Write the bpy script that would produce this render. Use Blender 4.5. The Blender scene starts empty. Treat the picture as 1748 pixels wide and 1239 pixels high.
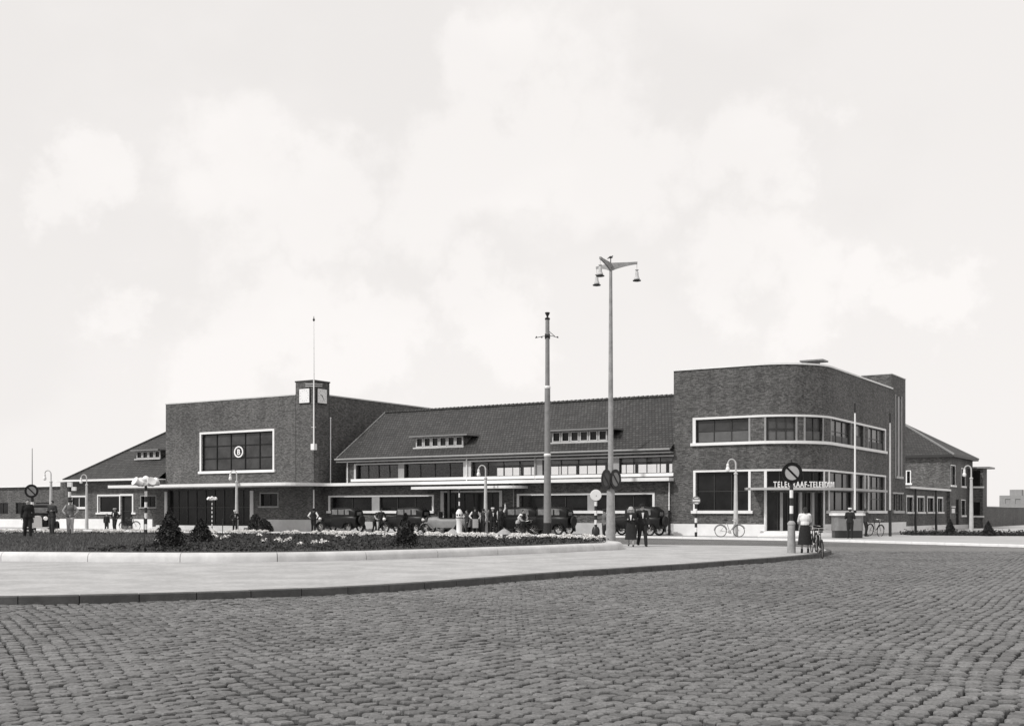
import bpy, math, random
import numpy as np
from mathutils import Vector, Matrix, Quaternion
R = math.radians
random.seed(7)
rng = np.random.default_rng(7)
scene = bpy.context.scene
col = scene.collection

# ------------------------------------------------------------------ camera
EYE = 1.6
F = 1972.0          # focal length in photo pixels (photo 1748 wide)
HX, HY = 874.0, 873.5
cam_d = bpy.data.cameras.new('camera')
cam = bpy.data.objects.new('camera', cam_d)
col.objects.link(cam)
cam.location = (0, 0, EYE)
cam.rotation_euler = (R(90), 0, 0)
cam_d.sensor_width = 36.0
cam_d.lens = 36.0 * F / 1748.0
cam_d.shift_y = (HY - 619.5) / 1748.0
cam_d.clip_start = 0.1
cam_d.clip_end = 6000
scene.camera = cam

# ------------------------------------------------------------------ light
SUN_AZ = Vector((-0.84, -0.54, 0)).normalized()
SUN_EL = R(43)
sun_dir = Vector((SUN_AZ.x * math.cos(SUN_EL), SUN_AZ.y * math.cos(SUN_EL), math.sin(SUN_EL)))
sd = bpy.data.lights.new('sun', 'SUN')
sd.energy = 2.6
sd.angle = R(1.5)
sd.color = (1.0, 0.985, 0.965)
so = bpy.data.objects.new('sun', sd)
col.objects.link(so)
so.rotation_euler = sun_dir.to_track_quat('Z', 'Y').to_euler()

world = bpy.data.worlds.new("World")
scene.world = world
world.use_nodes = True
nt = world.node_tree
for n in list(nt.nodes): nt.nodes.remove(n)
def N(t, kind, **kw):
    n = t.nodes.new(kind)
    for k, v in kw.items(): setattr(n, k, v)
    return n
out = N(nt, 'ShaderNodeOutputWorld')
bg = N(nt, 'ShaderNodeBackground')
sky = N(nt, 'ShaderNodeTexSky')
sky.sky_type = 'NISHITA'
sky.sun_disc = False
sky.sun_elevation = SUN_EL
sky.sun_rotation = math.atan2(SUN_AZ.x, SUN_AZ.y)
sky.air_density = 1.0; sky.dust_density = 3.0
bw = N(nt, 'ShaderNodeRGBToBW')
nt.links.new(sky.outputs[0], bw.inputs[0])
# thin high overcast over the sky, pale cumulus inside it (black-and-white film: no blue)
tc = N(nt, 'ShaderNodeTexCoord')
mp = N(nt, 'ShaderNodeMapping'); mp.inputs['Scale'].default_value = (1, 1, 1.5); mp.inputs['Location'].default_value = (5.3, 2.1, 0.7)
nt.links.new(tc.outputs['Generated'], mp.inputs[0])
n1 = N(nt, 'ShaderNodeTexNoise'); n1.inputs['Scale'].default_value = 3.4; n1.inputs['Detail'].default_value = 9; n1.inputs['Roughness'].default_value = 0.5
nt.links.new(mp.outputs[0], n1.inputs[0])
cr = N(nt, 'ShaderNodeMapRange'); cr.interpolation_type = 'SMOOTHSTEP'
cr.inputs['From Min'].default_value = 0.44; cr.inputs['From Max'].default_value = 0.57
nt.links.new(n1.outputs[0], cr.inputs[0])
veil = N(nt, 'ShaderNodeMath', operation='MULTIPLY_ADD'); veil.inputs[1].default_value = 0.08; veil.inputs[2].default_value = 7.95
nt.links.new(bw.outputs[0], veil.inputs[0])
vmin = N(nt, 'ShaderNodeMath', operation='MINIMUM'); vmin.inputs[1].default_value = 8.6
nt.links.new(veil.outputs[0], vmin.inputs[0])
mixc = N(nt, 'ShaderNodeMix', data_type='FLOAT')
mixc.inputs['B'].default_value = 9.3
nt.links.new(vmin.outputs[0], mixc.inputs['A'])
nz = N(nt, 'ShaderNodeTexNoise'); nz.inputs['Scale'].default_value = 7.0; nz.inputs['Detail'].default_value = 9; nz.inputs['Roughness'].default_value = 0.6
nt.links.new(tc.outputs['Generated'], nz.inputs[0])
dz = N(nt, 'ShaderNodeVectorMath', operation='MULTIPLY_ADD'); dz.inputs[1].default_value = (0.27,)*3; dz.inputs[2].default_value = (-0.135,)*3
nt.links.new(nz.outputs['Color'], dz.inputs[0])
wd = N(nt, 'ShaderNodeVectorMath', operation='ADD'); nt.links.new(tc.outputs['Generated'], wd.inputs[0]); nt.links.new(dz.outputs[0], wd.inputs[1])
masses = [(870,210,120),(1000,270,190),(770,320,150),(1160,280,140),(1310,280,120),(400,330,150),(540,340,130),(150,320,95),(500,540,120),
          (400,600,130),(600,600,110),(790,540,110),(880,610,110),(1240,500,110),(1370,480,120),(1470,490,100),(1600,520,90),(200,570,90),(-300,300,300),(-700,420,320),(2100,350,280),(2500,450,340)]
prev = None
for px_, py_, r__ in masses:
    d_ = Vector(((px_-HX)/F, 1, (HY-py_)/F)); L_ = d_.length; d_.normalize()
    ds = N(nt, 'ShaderNodeVectorMath', operation='DISTANCE'); ds.inputs[1].default_value = d_; nt.links.new(wd.outputs[0], ds.inputs[0])
    m_ = N(nt, 'ShaderNodeMapRange'); m_.interpolation_type = 'SMOOTHSTEP'; R0 = r__/F/L_
    m_.inputs['From Min'].default_value = R0*1.12; m_.inputs['From Max'].default_value = R0*0.55
    nt.links.new(ds.outputs['Value'], m_.inputs[0])
    if prev is None: prev = m_
    else:
        x_ = N(nt, 'ShaderNodeMath', operation='MAXIMUM'); nt.links.new(prev.outputs[0], x_.inputs[0]); nt.links.new(m_.outputs[0], x_.inputs[1]); prev = x_
a_ = N(nt, 'ShaderNodeMath', operation='MULTIPLY'); a_.inputs[1].default_value = 0.25; nt.links.new(cr.outputs[0], a_.inputs[0])
b_ = N(nt, 'ShaderNodeMath', operation='MULTIPLY_ADD'); b_.inputs[1].default_value = 0.62; nt.links.new(prev.outputs[0], b_.inputs[0]); nt.links.new(a_.outputs[0], b_.inputs[2])
sz = N(nt, 'ShaderNodeSeparateXYZ'); nt.links.new(tc.outputs['Generated'], sz.inputs[0])
hz_ = N(nt, 'ShaderNodeMapRange'); hz_.inputs['From Min'].default_value = 0.30; hz_.inputs['From Max'].default_value = 0.06; hz_.inputs['To Max'].default_value = 0.3
nt.links.new(sz.outputs[2], hz_.inputs[0])
sf = N(nt, 'ShaderNodeMath', operation='ADD'); sf.use_clamp = True
nt.links.new(b_.outputs[0], sf.inputs[0]); nt.links.new(hz_.outputs[0], sf.inputs[1]); nt.links.new(sf.outputs[0], mixc.inputs['Factor'])
tint = N(nt, 'ShaderNodeMix', data_type='RGBA', blend_type='MULTIPLY')
tint.inputs['Factor'].default_value = 1.0
tint.inputs['B'].default_value = (1.0, 0.968, 0.948, 1)
nt.links.new(mixc.outputs['Result'], tint.inputs['A'])
nt.links.new(tint.outputs['Result'], bg.inputs['Color'])
bg.inputs['Strength'].default_value = 0.105
nt.links.new(bg.outputs[0], out.inputs[0])

scene.render.engine = 'CYCLES'
vs = scene.view_settings
vs.view_transform = 'Standard'; vs.look = 'None'; vs.exposure = 0.0; vs.gamma = 1.0
scene.cycles.max_bounces = 6
scene.cycles.transparent_max_bounces = 12

# ------------------------------------------------------------------ materials
def grey(g): return (g * 1.01, g, g * 0.985, 1)
MATS = {}
def mat(name, g, rough=0.8, var=0.0, scale=4.0, bump=0.0, bscale=None, metal=0.0, spec=0.5, stain=0.0):
    m = bpy.data.materials.new(name); m.use_nodes = True
    t = m.node_tree; b = t.nodes['Principled BSDF']
    b.inputs['Base Color'].default_value = grey(g)
    b.inputs['Roughness'].default_value = rough
    b.inputs['Metallic'].default_value = metal
    b.inputs['Specular IOR Level'].default_value = spec
    c = N(t, 'ShaderNodeTexCoord')
    if var > 0:
        n = N(t, 'ShaderNodeTexNoise'); n.inputs['Scale'].default_value = scale; n.inputs['Detail'].default_value = 8; n.inputs['Roughness'].default_value = 0.65
        t.links.new(c.outputs['Object'], n.inputs[0])
        mr = N(t, 'ShaderNodeMapRange'); mr.inputs['From Min'].default_value = 0.25; mr.inputs['From Max'].default_value = 0.75
        mr.inputs['To Min'].default_value = g * (1 - var); mr.inputs['To Max'].default_value = g * (1 + var)
        t.links.new(n.outputs[0], mr.inputs[0])
        last = mr.outputs[0]
        if stain > 0:
            n2 = N(t, 'ShaderNodeTexNoise'); n2.inputs['Scale'].default_value = scale * 0.13; n2.inputs['Detail'].default_value = 5
            t.links.new(c.outputs['Object'], n2.inputs[0])
            m2 = N(t, 'ShaderNodeMapRange'); m2.inputs['From Min'].default_value = 0.35; m2.inputs['From Max'].default_value = 0.65
            m2.inputs['To Min'].default_value = 1 - stain; m2.inputs['To Max'].default_value = 1 + stain * 0.6
            t.links.new(n2.outputs[0], m2.inputs[0])
            mu = N(t, 'ShaderNodeMath', operation='MULTIPLY')
            t.links.new(last, mu.inputs[0]); t.links.new(m2.outputs[0], mu.inputs[1]); last = mu.outputs[0]
        t.links.new(last, b.inputs['Base Color'])
    if bump > 0:
        n = N(t, 'ShaderNodeTexNoise'); n.inputs['Scale'].default_value = bscale or scale * 3; n.inputs['Detail'].default_value = 6
        t.links.new(c.outputs['Object'], n.inputs[0])
        bp = N(t, 'ShaderNodeBump'); bp.inputs['Strength'].default_value = 0.7; bp.inputs['Distance'].default_value = bump
        t.links.new(n.outputs[0], bp.inputs['Height']); t.links.new(bp.outputs[0], b.inputs['Normal'])
    MATS[name] = m
    return m

def brick_mat(name, g, bw_=0.22, bh=0.068, var=0.35, mortar=1.35, offset=0.5, bumpd=0.006, roof=None, rough=0.85, mix_noise=0.25):
    """bricks in local (u+v, z) so both wall directions and the curved corner carry courses"""
    m = bpy.data.materials.new(name); m.use_nodes = True
    t = m.node_tree; b = t.nodes['Principled BSDF']; b.inputs['Roughness'].default_value = rough
    c = N(t, 'ShaderNodeTexCoord'); s = N(t, 'ShaderNodeSeparateXYZ'); t.links.new(c.outputs['Object'], s.inputs[0])
    cb = N(t, 'ShaderNodeCombineXYZ')
    if roof is None:
        ad = N(t, 'ShaderNodeMath', operation='ADD'); t.links.new(s.outputs[0], ad.inputs[0]); t.links.new(s.outputs[1], ad.inputs[1])
        t.links.new(ad.outputs[0], cb.inputs[0]); t.links.new(s.outputs[2], cb.inputs[1])
    else:
        t.links.new(s.outputs[roof], cb.inputs[0]); t.links.new(s.outputs[2], cb.inputs[1])
    br = N(t, 'ShaderNodeTexBrick'); br.offset = offset
    br.inputs['Scale'].default_value = 1.0
    br.inputs['Brick Width'].default_value = bw_; br.inputs['Row Height'].default_value = bh
    br.inputs['Mortar Size'].default_value = bh * (0.09 if roof is None else 0.2); br.inputs['Mortar Smooth'].default_value = 0.3
    br.inputs['Bias'].default_value = 0.0
    br.inputs['Color1'].default_value = grey(g * (1 - var)); br.inputs['Color2'].default_value = grey(g * (1 + var))
    br.inputs['Mortar'].default_value = grey(g * mortar)
    t.links.new(cb.outputs[0], br.inputs[0])
    n = N(t, 'ShaderNodeTexNoise'); n.inputs['Scale'].default_value = 9 if roof is None else 5; n.inputs['Detail'].default_value = 9; n.inputs['Roughness'].default_value = 0.75
    t.links.new(c.outputs['Object'], n.inputs[0])
    n2 = N(t, 'ShaderNodeTexNoise'); n2.inputs['Scale'].default_value = 0.35; n2.inputs['Detail'].default_value = 6
    t.links.new(c.outputs['Object'], n2.inputs[0])
    a1 = N(t, 'ShaderNodeMapRange'); a1.inputs['From Min'].default_value = 0.3; a1.inputs['From Max'].default_value = 0.7
    a1.inputs['To Min'].default_value = 1 - mix_noise * 1.6; a1.inputs['To Max'].default_value = 1 + mix_noise * 1.6
    a2 = N(t, 'ShaderNodeMapRange'); a2.inputs['From Min'].default_value = 0.3; a2.inputs['From Max'].default_value = 0.7
    a2.inputs['To Min'].default_value = 0.84; a2.inputs['To Max'].default_value = 1.14
    t.links.new(n.outputs[0], a1.inputs[0]); t.links.new(n2.outputs[0], a2.inputs[0])
    mu = N(t, 'ShaderNodeMath', operation='MULTIPLY'); t.links.new(a1.outputs[0], mu.inputs[0]); t.links.new(a2.outputs[0], mu.inputs[1])
    ms_ = N(t, 'ShaderNodeMapping'); ms_.inputs['Scale'].default_value = (2.2, 2.2, 0.12); t.links.new(c.outputs['Object'], ms_.inputs[0])
    n4 = N(t, 'ShaderNodeTexNoise'); n4.inputs['Scale'].default_value = 1.0; n4.inputs['Detail'].default_value = 5; t.links.new(ms_.outputs[0], n4.inputs[0])
    a4 = N(t, 'ShaderNodeMapRange'); a4.inputs['From Min'].default_value = 0.35; a4.inputs['From Max'].default_value = 0.65; a4.inputs['To Min'].default_value = 0.84; a4.inputs['To Max'].default_value = 1.12
    t.links.new(n4.outputs[0], a4.inputs[0])
    mu3 = N(t, 'ShaderNodeMath', operation='MULTIPLY'); t.links.new(mu.outputs[0], mu3.inputs[0]); t.links.new(a4.outputs[0], mu3.inputs[1]); mu = mu3
    mx = N(t, 'ShaderNodeVectorMath', operation='MULTIPLY'); t.links.new(br.outputs[0], mx.inputs[0]); t.links.new(mu.outputs[0], mx.inputs[1])
    t.links.new(mx.outputs[0], b.inputs['Base Color'])
    bp = N(t, 'ShaderNodeBump'); bp.inputs['Strength'].default_value = 0.8; bp.inputs['Distance'].default_value = bumpd; bp.invert = True
    t.links.new(br.outputs['Fac'], bp.inputs['Height']); t.links.new(bp.outputs[0], b.inputs['Normal'])
    MATS[name] = m
    return m

BRICK = brick_mat('brick', 0.090, var=0.5, mix_noise=0.4)
BRICK2 = brick_mat('brick_house', 0.092, var=0.5, mix_noise=0.4)
TILE_U = brick_mat('roof_tile_long', 0.056, 0.24, 0.165, 0.34, 0.32, 0.5, 0.035, roof=0, rough=0.7, mix_noise=0.2)
TILE_V = brick_mat('roof_tile_end', 0.056, 0.24, 0.165, 0.34, 0.32, 0.5, 0.035, roof=1, rough=0.7, mix_noise=0.2)
WHITE = mat('white_stone', 0.78, 0.7, 0.07, 1.5, stain=0.06)
CONC = mat('concrete', 0.55, 0.85, 0.12, 2.0, 0.004, 30, stain=0.12)
PALE = mat('pale_render', 0.3, 0.85, 0.15, 2.0)
POST = mat('lamp_post_concrete', 0.5, 0.8, 0.2, 3.0, 0.004, 40)
MASTM = mat('mast_concrete', 0.30, 0.85, 0.32, 5.0, 0.006, 40)
POLEM = mat('pole_paint', 0.22, 0.6, 0.2, 4.0)
DARK = mat('dark_metal', 0.02, 0.4, 0.3, 6)
BLACKP = mat('black_paint', 0.008, 0.38, 0.2, 3, spec=0.25)
GLASS = mat('dark_glass', 0.008, 0.15, 0.8, 0.8, spec=0.25)
GLASSG = mat('grey_glass', 0.04, 0.2, 0.6, 0.9, spec=0.4)  # grey base stands in for reflections and curtains in the panes
CARGLASS = mat('car_glass', 0.16, 0.15, 0.6, 2.5)  # pale base paints in highlights and the daylight seen through the car windows
LENS = mat('lamp_lens', 0.75, 0.2)
WPAINT = mat('white_paint', 0.8, 0.4, 0.05, 5)
FRAMED = mat('dark_frame', 0.03, 0.5)
GREYP = mat('grey_plate', 0.2, 0.5, 0.2, 4)
RUBBER = mat('rubber', 0.02, 0.9)
CHROME = mat('chrome', 0.6, 0.3, metal=1.0)
CREAM = mat('cream_car_paint', 0.5, 0.3, 0.1, 3)
SKIN = mat('skin', 0.36, 0.6)
HAIR = mat('hair', 0.02, 0.7, 0.4, 30)
CL = {'black': mat('black_cloth', 0.016, 0.95, 0.4, 12, 0.01, 25), 'dark': mat('dark_cloth', 0.035, 0.95, 0.4, 12, 0.01, 25),
      'grey': mat('grey_cloth', 0.13, 0.95, 0.3, 12, 0.01, 25), 'light': mat('light_cloth', 0.42, 0.9, 0.2, 12, 0.01, 25),
      'white': mat('white_cloth', 0.75, 0.9, 0.08, 12, 0.01, 25)}
LEAF = mat('dark_foliage', 0.028, 0.7, 0.6, 6)
LEAF2 = mat('bed_foliage', 0.028, 0.7, 0.6, 8)
GRASSM = mat('grass_blades', 0.085, 0.8, 0.5, 5)
PETAL = mat('petals', 0.8, 0.8)
SOIL = mat('soil', 0.05, 0.95, 0.5, 6, 0.03, 20)
CANM = mat('canopy_stone', 0.45, 0.8, 0.12, 2.0, stain=0.1)
BLIND = mat('window_blind', 0.12, 0.9, 0.25, 1.5)
SAND = mat('sand', 0.35, 0.95, 0.2, 8)
KERBM = mat('kerb_stone', 0.085, 0.8, 0.35, 3.5, 0.006, 30, stain=0.2)
ISLK = mat('island_border_stone', 0.6, 0.75, 0.22, 1.6, 0.004, 30, stain=0.12)

for m_ in (GLASS, GLASSG):
    t = m_.node_tree; b = t.nodes['Principled BSDF']; lk = b.inputs['Base Color'].links[0]; src = lk.from_socket
    oi = N(t, 'ShaderNodeObjectInfo'); mr_ = N(t, 'ShaderNodeMapRange'); mr_.inputs['To Min'].default_value = 0.5; mr_.inputs['To Max'].default_value = 2.6
    t.links.new(oi.outputs['Random'], mr_.inputs[0]); mm = N(t, 'ShaderNodeMath', operation='MULTIPLY')
    t.links.new(src, mm.inputs[0]); t.links.new(mr_.outputs[0], mm.inputs[1]); t.links.new(mm.outputs[0], b.inputs['Base Color'])
def glass_clear():
    m = bpy.data.materials.new('clear_glass'); m.use_nodes = True
    t = m.node_tree
    for n in list(t.nodes): t.nodes.remove(n)
    o = N(t, 'ShaderNodeOutputMaterial'); tr = N(t, 'ShaderNodeBsdfTransparent'); tr.inputs[0].default_value = (0.97, 0.97, 0.97, 1)
    gl = N(t, 'ShaderNodeBsdfGlossy'); gl.inputs['Roughness'].default_value = 0.05
    fr = N(t, 'ShaderNodeFresnel'); fr.inputs[0].default_value = 1.4
    mx = N(t, 'ShaderNodeMixShader'); t.links.new(fr.outputs[0], mx.inputs[0]); t.links.new(tr.outputs[0], mx.inputs[1]); t.links.new(gl.outputs[0], mx.inputs[2])
    t.links.new(mx.outputs[0], o.inputs[0])
    return m
CLEAR = glass_clear()
def stripe_mat(name, period, phase=0.0):
    m = bpy.data.materials.new(name); m.use_nodes = True
    t = m.node_tree; b = t.nodes['Principled BSDF']; b.inputs['Roughness'].default_value = 0.5
    c = N(t, 'ShaderNodeTexCoord'); s = N(t, 'ShaderNodeSeparateXYZ'); t.links.new(c.outputs['Object'], s.inputs[0])
    a = N(t, 'ShaderNodeMath', operation='ADD'); a.inputs[1].default_value = phase + 100 * period; t.links.new(s.outputs[2], a.inputs[0])
    mo = N(t, 'ShaderNodeMath', operation='MODULO'); mo.inputs[1].default_value = period; t.links.new(a.outputs[0], mo.inputs[0])
    g = N(t, 'ShaderNodeMath', operation='GREATER_THAN'); g.inputs[1].default_value = period / 2; t.links.new(mo.outputs[0], g.inputs[0])
    mr = N(t, 'ShaderNodeMapRange'); mr.inputs['To Min'].default_value = 0.02; mr.inputs['To Max'].default_value = 0.8
    t.links.new(g.outputs[0], mr.inputs[0]); t.links.new(mr.outputs[0], b.inputs['Base Color'])
    return m
STRIPE = stripe_mat('striped_paint', 0.56)

# ------------------------------------------------------------------ helpers
class MB:
    def __init__(s): s.v = []; s.f = []
    def add(s, vs_, fs):
        k = len(s.v); s.v += [tuple(p) for p in vs_]; s.f += [tuple(i + k for i in f) for f in fs]
    def box(s, x0, x1, y0, y1, z0, z1, M=None):
        p = [(x0,y0,z0),(x1,y0,z0),(x1,y1,z0),(x0,y1,z0),(x0,y0,z1),(x1,y0,z1),(x1,y1,z1),(x0,y1,z1)]
        if M is not None: p = [M @ Vector(q) for q in p]
        s.add(p, [(0,3,2,1),(4,5,6,7),(0,1,5,4),(1,2,6,5),(2,3,7,6),(3,0,4,7)])
    def tube(s, pts, rad, n=8, caps=True):
        pts = [Vector(p) for p in pts]
        if not hasattr(rad, '__len__'): rad = [rad] * len(pts)
        base = len(s.v); up = None
        for i, p in enumerate(pts):
            d = (pts[min(i+1, len(pts)-1)] - pts[max(i-1, 0)])
            if d.length < 1e-9: d = Vector((0,0,1))
            d.normalize()
            if up is None:
                up = Vector((1,0,0)) if abs(d.x) < 0.9 else Vector((0,1,0))
            a = (up - d * up.dot(d)).normalized(); up = a; b = d.cross(a)
            for k in range(n):
                t = 2 * math.pi * k / n
                s.v.append(tuple(p + (a * math.cos(t) + b * math.sin(t)) * rad[i]))
        for i in range(len(pts) - 1):
            for k in range(n):
                k2 = (k + 1) % n
                s.f.append((base+i*n+k, base+i*n+k2, base+(i+1)*n+k2, base+(i+1)*n+k))
        if caps:
            s.f.append(tuple(base + k for k in reversed(range(n)))); s.f.append(tuple(base+(len(pts)-1)*n+k for k in range(n)))
    def lathe(s, prof, c=(0,0,0), n=16, sx=1, sy=1, M=None):
        base = len(s.v)
        for r, z in prof:
            for k in range(n):
                t = 2*math.pi*k/n
                p = Vector((c[0]+r*sx*math.cos(t), c[1]+r*sy*math.sin(t), c[2]+z))
                if M is not None: p = M @ p
                s.v.append(tuple(p))
        m = len(prof)
        for i in range(m-1):
            for k in range(n):
                k2 = (k+1)%n
                s.f.append((base+i*n+k, base+i*n+k2, base+(i+1)*n+k2, base+(i+1)*n+k))
        s.f.append(tuple(base+k for k in reversed(range(n)))); s.f.append(tuple(base+(m-1)*n+k for k in range(n)))
    def prism(s, pts, z0, z1):
        n = len(pts); base = len(s.v)
        for z in (z0, z1):
            for p in pts: s.v.append((p[0], p[1], z))
        s.f.append(tuple(base+i for i in reversed(range(n)))); s.f.append(tuple(base+n+i for i in range(n)))
        for i in range(n):
            j = (i+1)%n; s.f.append((base+i, base+j, base+n+j, base+n+i))
    def build(s, name, m, parent=None, smooth=True, ang=35):
        me = bpy.data.meshes.new(name); me.from_pydata(s.v, [], s.f); me.update()
        return link(name, me, m, parent, smooth, ang)
def link(name, me, m, parent=None, smooth=True, ang=35):
    if m is not None:
        me.materials.clear(); me.materials.append(m)
    if smooth:
        me.shade_smooth(); me.set_sharp_from_angle(angle=R(ang))
    o = bpy.data.objects.new(name, me); col.objects.link(o)
    if parent is not None: o.parent = parent
    return o
def tag(o, label=None, cat=None, group=None, kind=None):
    if label: o['label'] = label
    if cat: o['category'] = cat
    if group: o['group'] = group
    if kind: o['kind'] = kind
    return o
def empty(name, loc, rz=0, label=None, cat=None, group=None, scale=1.0):
    o = bpy.data.objects.new(name, None); col.objects.link(o)
    o.location = loc; o.rotation_euler = (0, 0, rz); o.scale = (scale,)*3
    o.empty_display_size = 0.3
    return tag(o, label, cat, group)
def copy_tree(o, parent=None):
    c = o.copy(); col.objects.link(c)
    if parent is not None: c.parent = parent
    for ch in list(o.children):
        copy_tree(ch, c)
    return c
def inst(proto, used, loc, rz, label, cat=None, group=None, scale=1.0):
    o = proto if not used else copy_tree(proto)
    o.location = loc; o.rotation_euler = (0,0,rz); o.scale = (scale,)*3
    tag(o, label, cat, group)
    return o
def gx(px, Y): return (px - HX) / F * Y
def gp(px, py, z=0.0):
    Y = (EYE - z) * F / (py - HY)
    return (gx(px, Y), Y, z)

# station frame: u runs right along the long front, v runs back
TH = math.atan2(-0.5339, 0.8456)
P1 = Vector((10.36, 74.0, 0))
EU = Vector((math.cos(TH), math.sin(TH), 0)); EV = Vector((-math.sin(TH), math.cos(TH), 0))
def W2(u, v, z=0.0): return P1 + EU*u + EV*v + Vector((0,0,z))
def upx(px, v):
    t = (px-HX)/F
    return (P1.y*t - P1.x + v*(EV.y*t - EV.x)) / (EU.x - EU.y*t)
def vpx(px, u):
    t = (px-HX)/F
    return (P1.y*t - P1.x + u*(EU.y*t - EU.x)) / (EV.x - EV.y*t)
def zpy(py, u, v):
    return EYE + (HY-py)/F*W2(u,v).y

def flatP(o, d):
    n = (d[1], -d[0])
    return lambda s, z, off=0.0: (o[0]+d[0]*s+n[0]*off, o[1]+d[1]*s+n[1]*off, z)
def facade(mb, P, s0, s1, z0, z1, holes=(), depth=0.2, extra=()):
    S = sorted(set([s0, s1] + [round(e,4) for e in extra if s0 < e < s1] + [x for h in holes for x in h[:2]]))
    Z = sorted(set([z0, z1] + [x for h in holes for x in h[2:4]]))
    for i in range(len(S)-1):
        for j in range(len(Z)-1):
            cs, cz = (S[i]+S[i+1])/2, (Z[j]+Z[j+1])/2
            if any(h[0] < cs < h[1] and h[2] < cz < h[3] for h in holes): continue
            mb.add([P(S[i],Z[j]),P(S[i+1],Z[j]),P(S[i+1],Z[j+1]),P(S[i],Z[j+1])], [(0,1,2,3)])
    for a,b,c,d in holes:
        ss = [x for x in S if a <= x <= b]
        for i in range(len(ss)-1):
            p,q = ss[i],ss[i+1]
            mb.add([P(p,c),P(p,c,-depth),P(q,c,-depth),P(q,c)],[(0,1,2,3)])
            mb.add([P(p,d),P(q,d),P(q,d,-depth),P(p,d,-depth)],[(0,1,2,3)])
        mb.add([P(a,c),P(a,d),P(a,d,-depth),P(a,c,-depth)],[(0,1,2,3)])
        mb.add([P(b,c),P(b,c,-depth),P(b,d,-depth),P(b,d)],[(0,1,2,3)])
def band(mb, P, s0, s1, z0, z1, o0, o1, extra=()):
    S = [s0] + [e for e in extra if s0+1e-4 < e < s1-1e-4] + [s1]
    for i in range(len(S)-1):
        a,b = S[i],S[i+1]
        mb.add([P(a,z0,o0),P(b,z0,o0),P(b,z0,o1),P(a,z0,o1),P(a,z1,o0),P(b,z1,o0),P(b,z1,o1),P(a,z1,o1)],
               [(0,1,2,3),(4,7,6,5),(0,4,5,1),(3,2,6,7)] + ([(0,3,7,4)] if i == 0 else []) + ([(1,5,6,2)] if i == len(S)-2 else []))
def window(root, P, hole, cols=1, rows=1, pane=None, frame=None, depth=0.17, bw_=0.06, extra=(), name='window', label=None):
    a,b,c,d = hole; mb = MB(); o0, o1 = -depth-0.02, -depth+0.05
    band(mb,P,a,b,c,c+bw_,o0,o1,extra); band(mb,P,a,b,d-bw_,d,o0,o1,extra)
    for i in range(cols+1):
        x = a + (b-a)*i/cols
        w = bw_*0.75
        band(mb,P,max(a,x-w/2),min(b,x+w/2) if i < cols else b,c+bw_,d-bw_,o0,o1+0.003) if 0 < i < cols else band(mb,P,a if i == 0 else b-bw_, a+bw_ if i == 0 else b, c+bw_,d-bw_,o0,o1+0.003)
    for j in range(1,rows):
        z = c+(d-c)*j/rows
        band(mb,P,a+bw_,b-bw_,z-bw_*0.35,z+bw_*0.35,o0,o1-0.004,extra)
    w = mb.build(name, frame or FRAMED, root, smooth=False)
    if label: w['label'] = label
    pm = MB(); band(pm,P,a+0.01,b-0.01,c+0.01,d-0.01,-depth-0.012,-depth,extra)
    pm.build('pane', pane or GLASS, w, smooth=False)
    return w
def surround(root, P, hole, w=0.12, proud=0.04, sill=0.15, m=None, extra=(), ext=0.1):
    a,b,c,d = hole; mb = MB()
    band(mb,P,a-w,b+w,d,d+w,-0.1,proud,extra)
    band(mb,P,a-w,a,c,d,-0.1,proud-0.004); band(mb,P,b,b+w,c,d,-0.1,proud-0.004)
    band(mb,P,a-w-ext,b+w+ext,c-sill,c,-0.1,proud+0.09,extra)
    return mb.build('window_surround', m or WHITE, root, smooth=False)

def copy_text(txt, size, depth, bold=0.0):
    cu = bpy.data.curves.new('lettering', 'FONT'); cu.body = txt; cu.size = size; cu.extrude = depth; cu.offset = bold
    cu.align_x = 'CENTER'; cu.resolution_u = 3
    o = bpy.data.objects.new('tmp', cu); col.objects.link(o)
    dg = bpy.context.evaluated_depsgraph_get(); dg.update()
    me = bpy.data.meshes.new_from_object(o.evaluated_get(dg))
    bpy.data.objects.remove(o)
    return me

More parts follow.
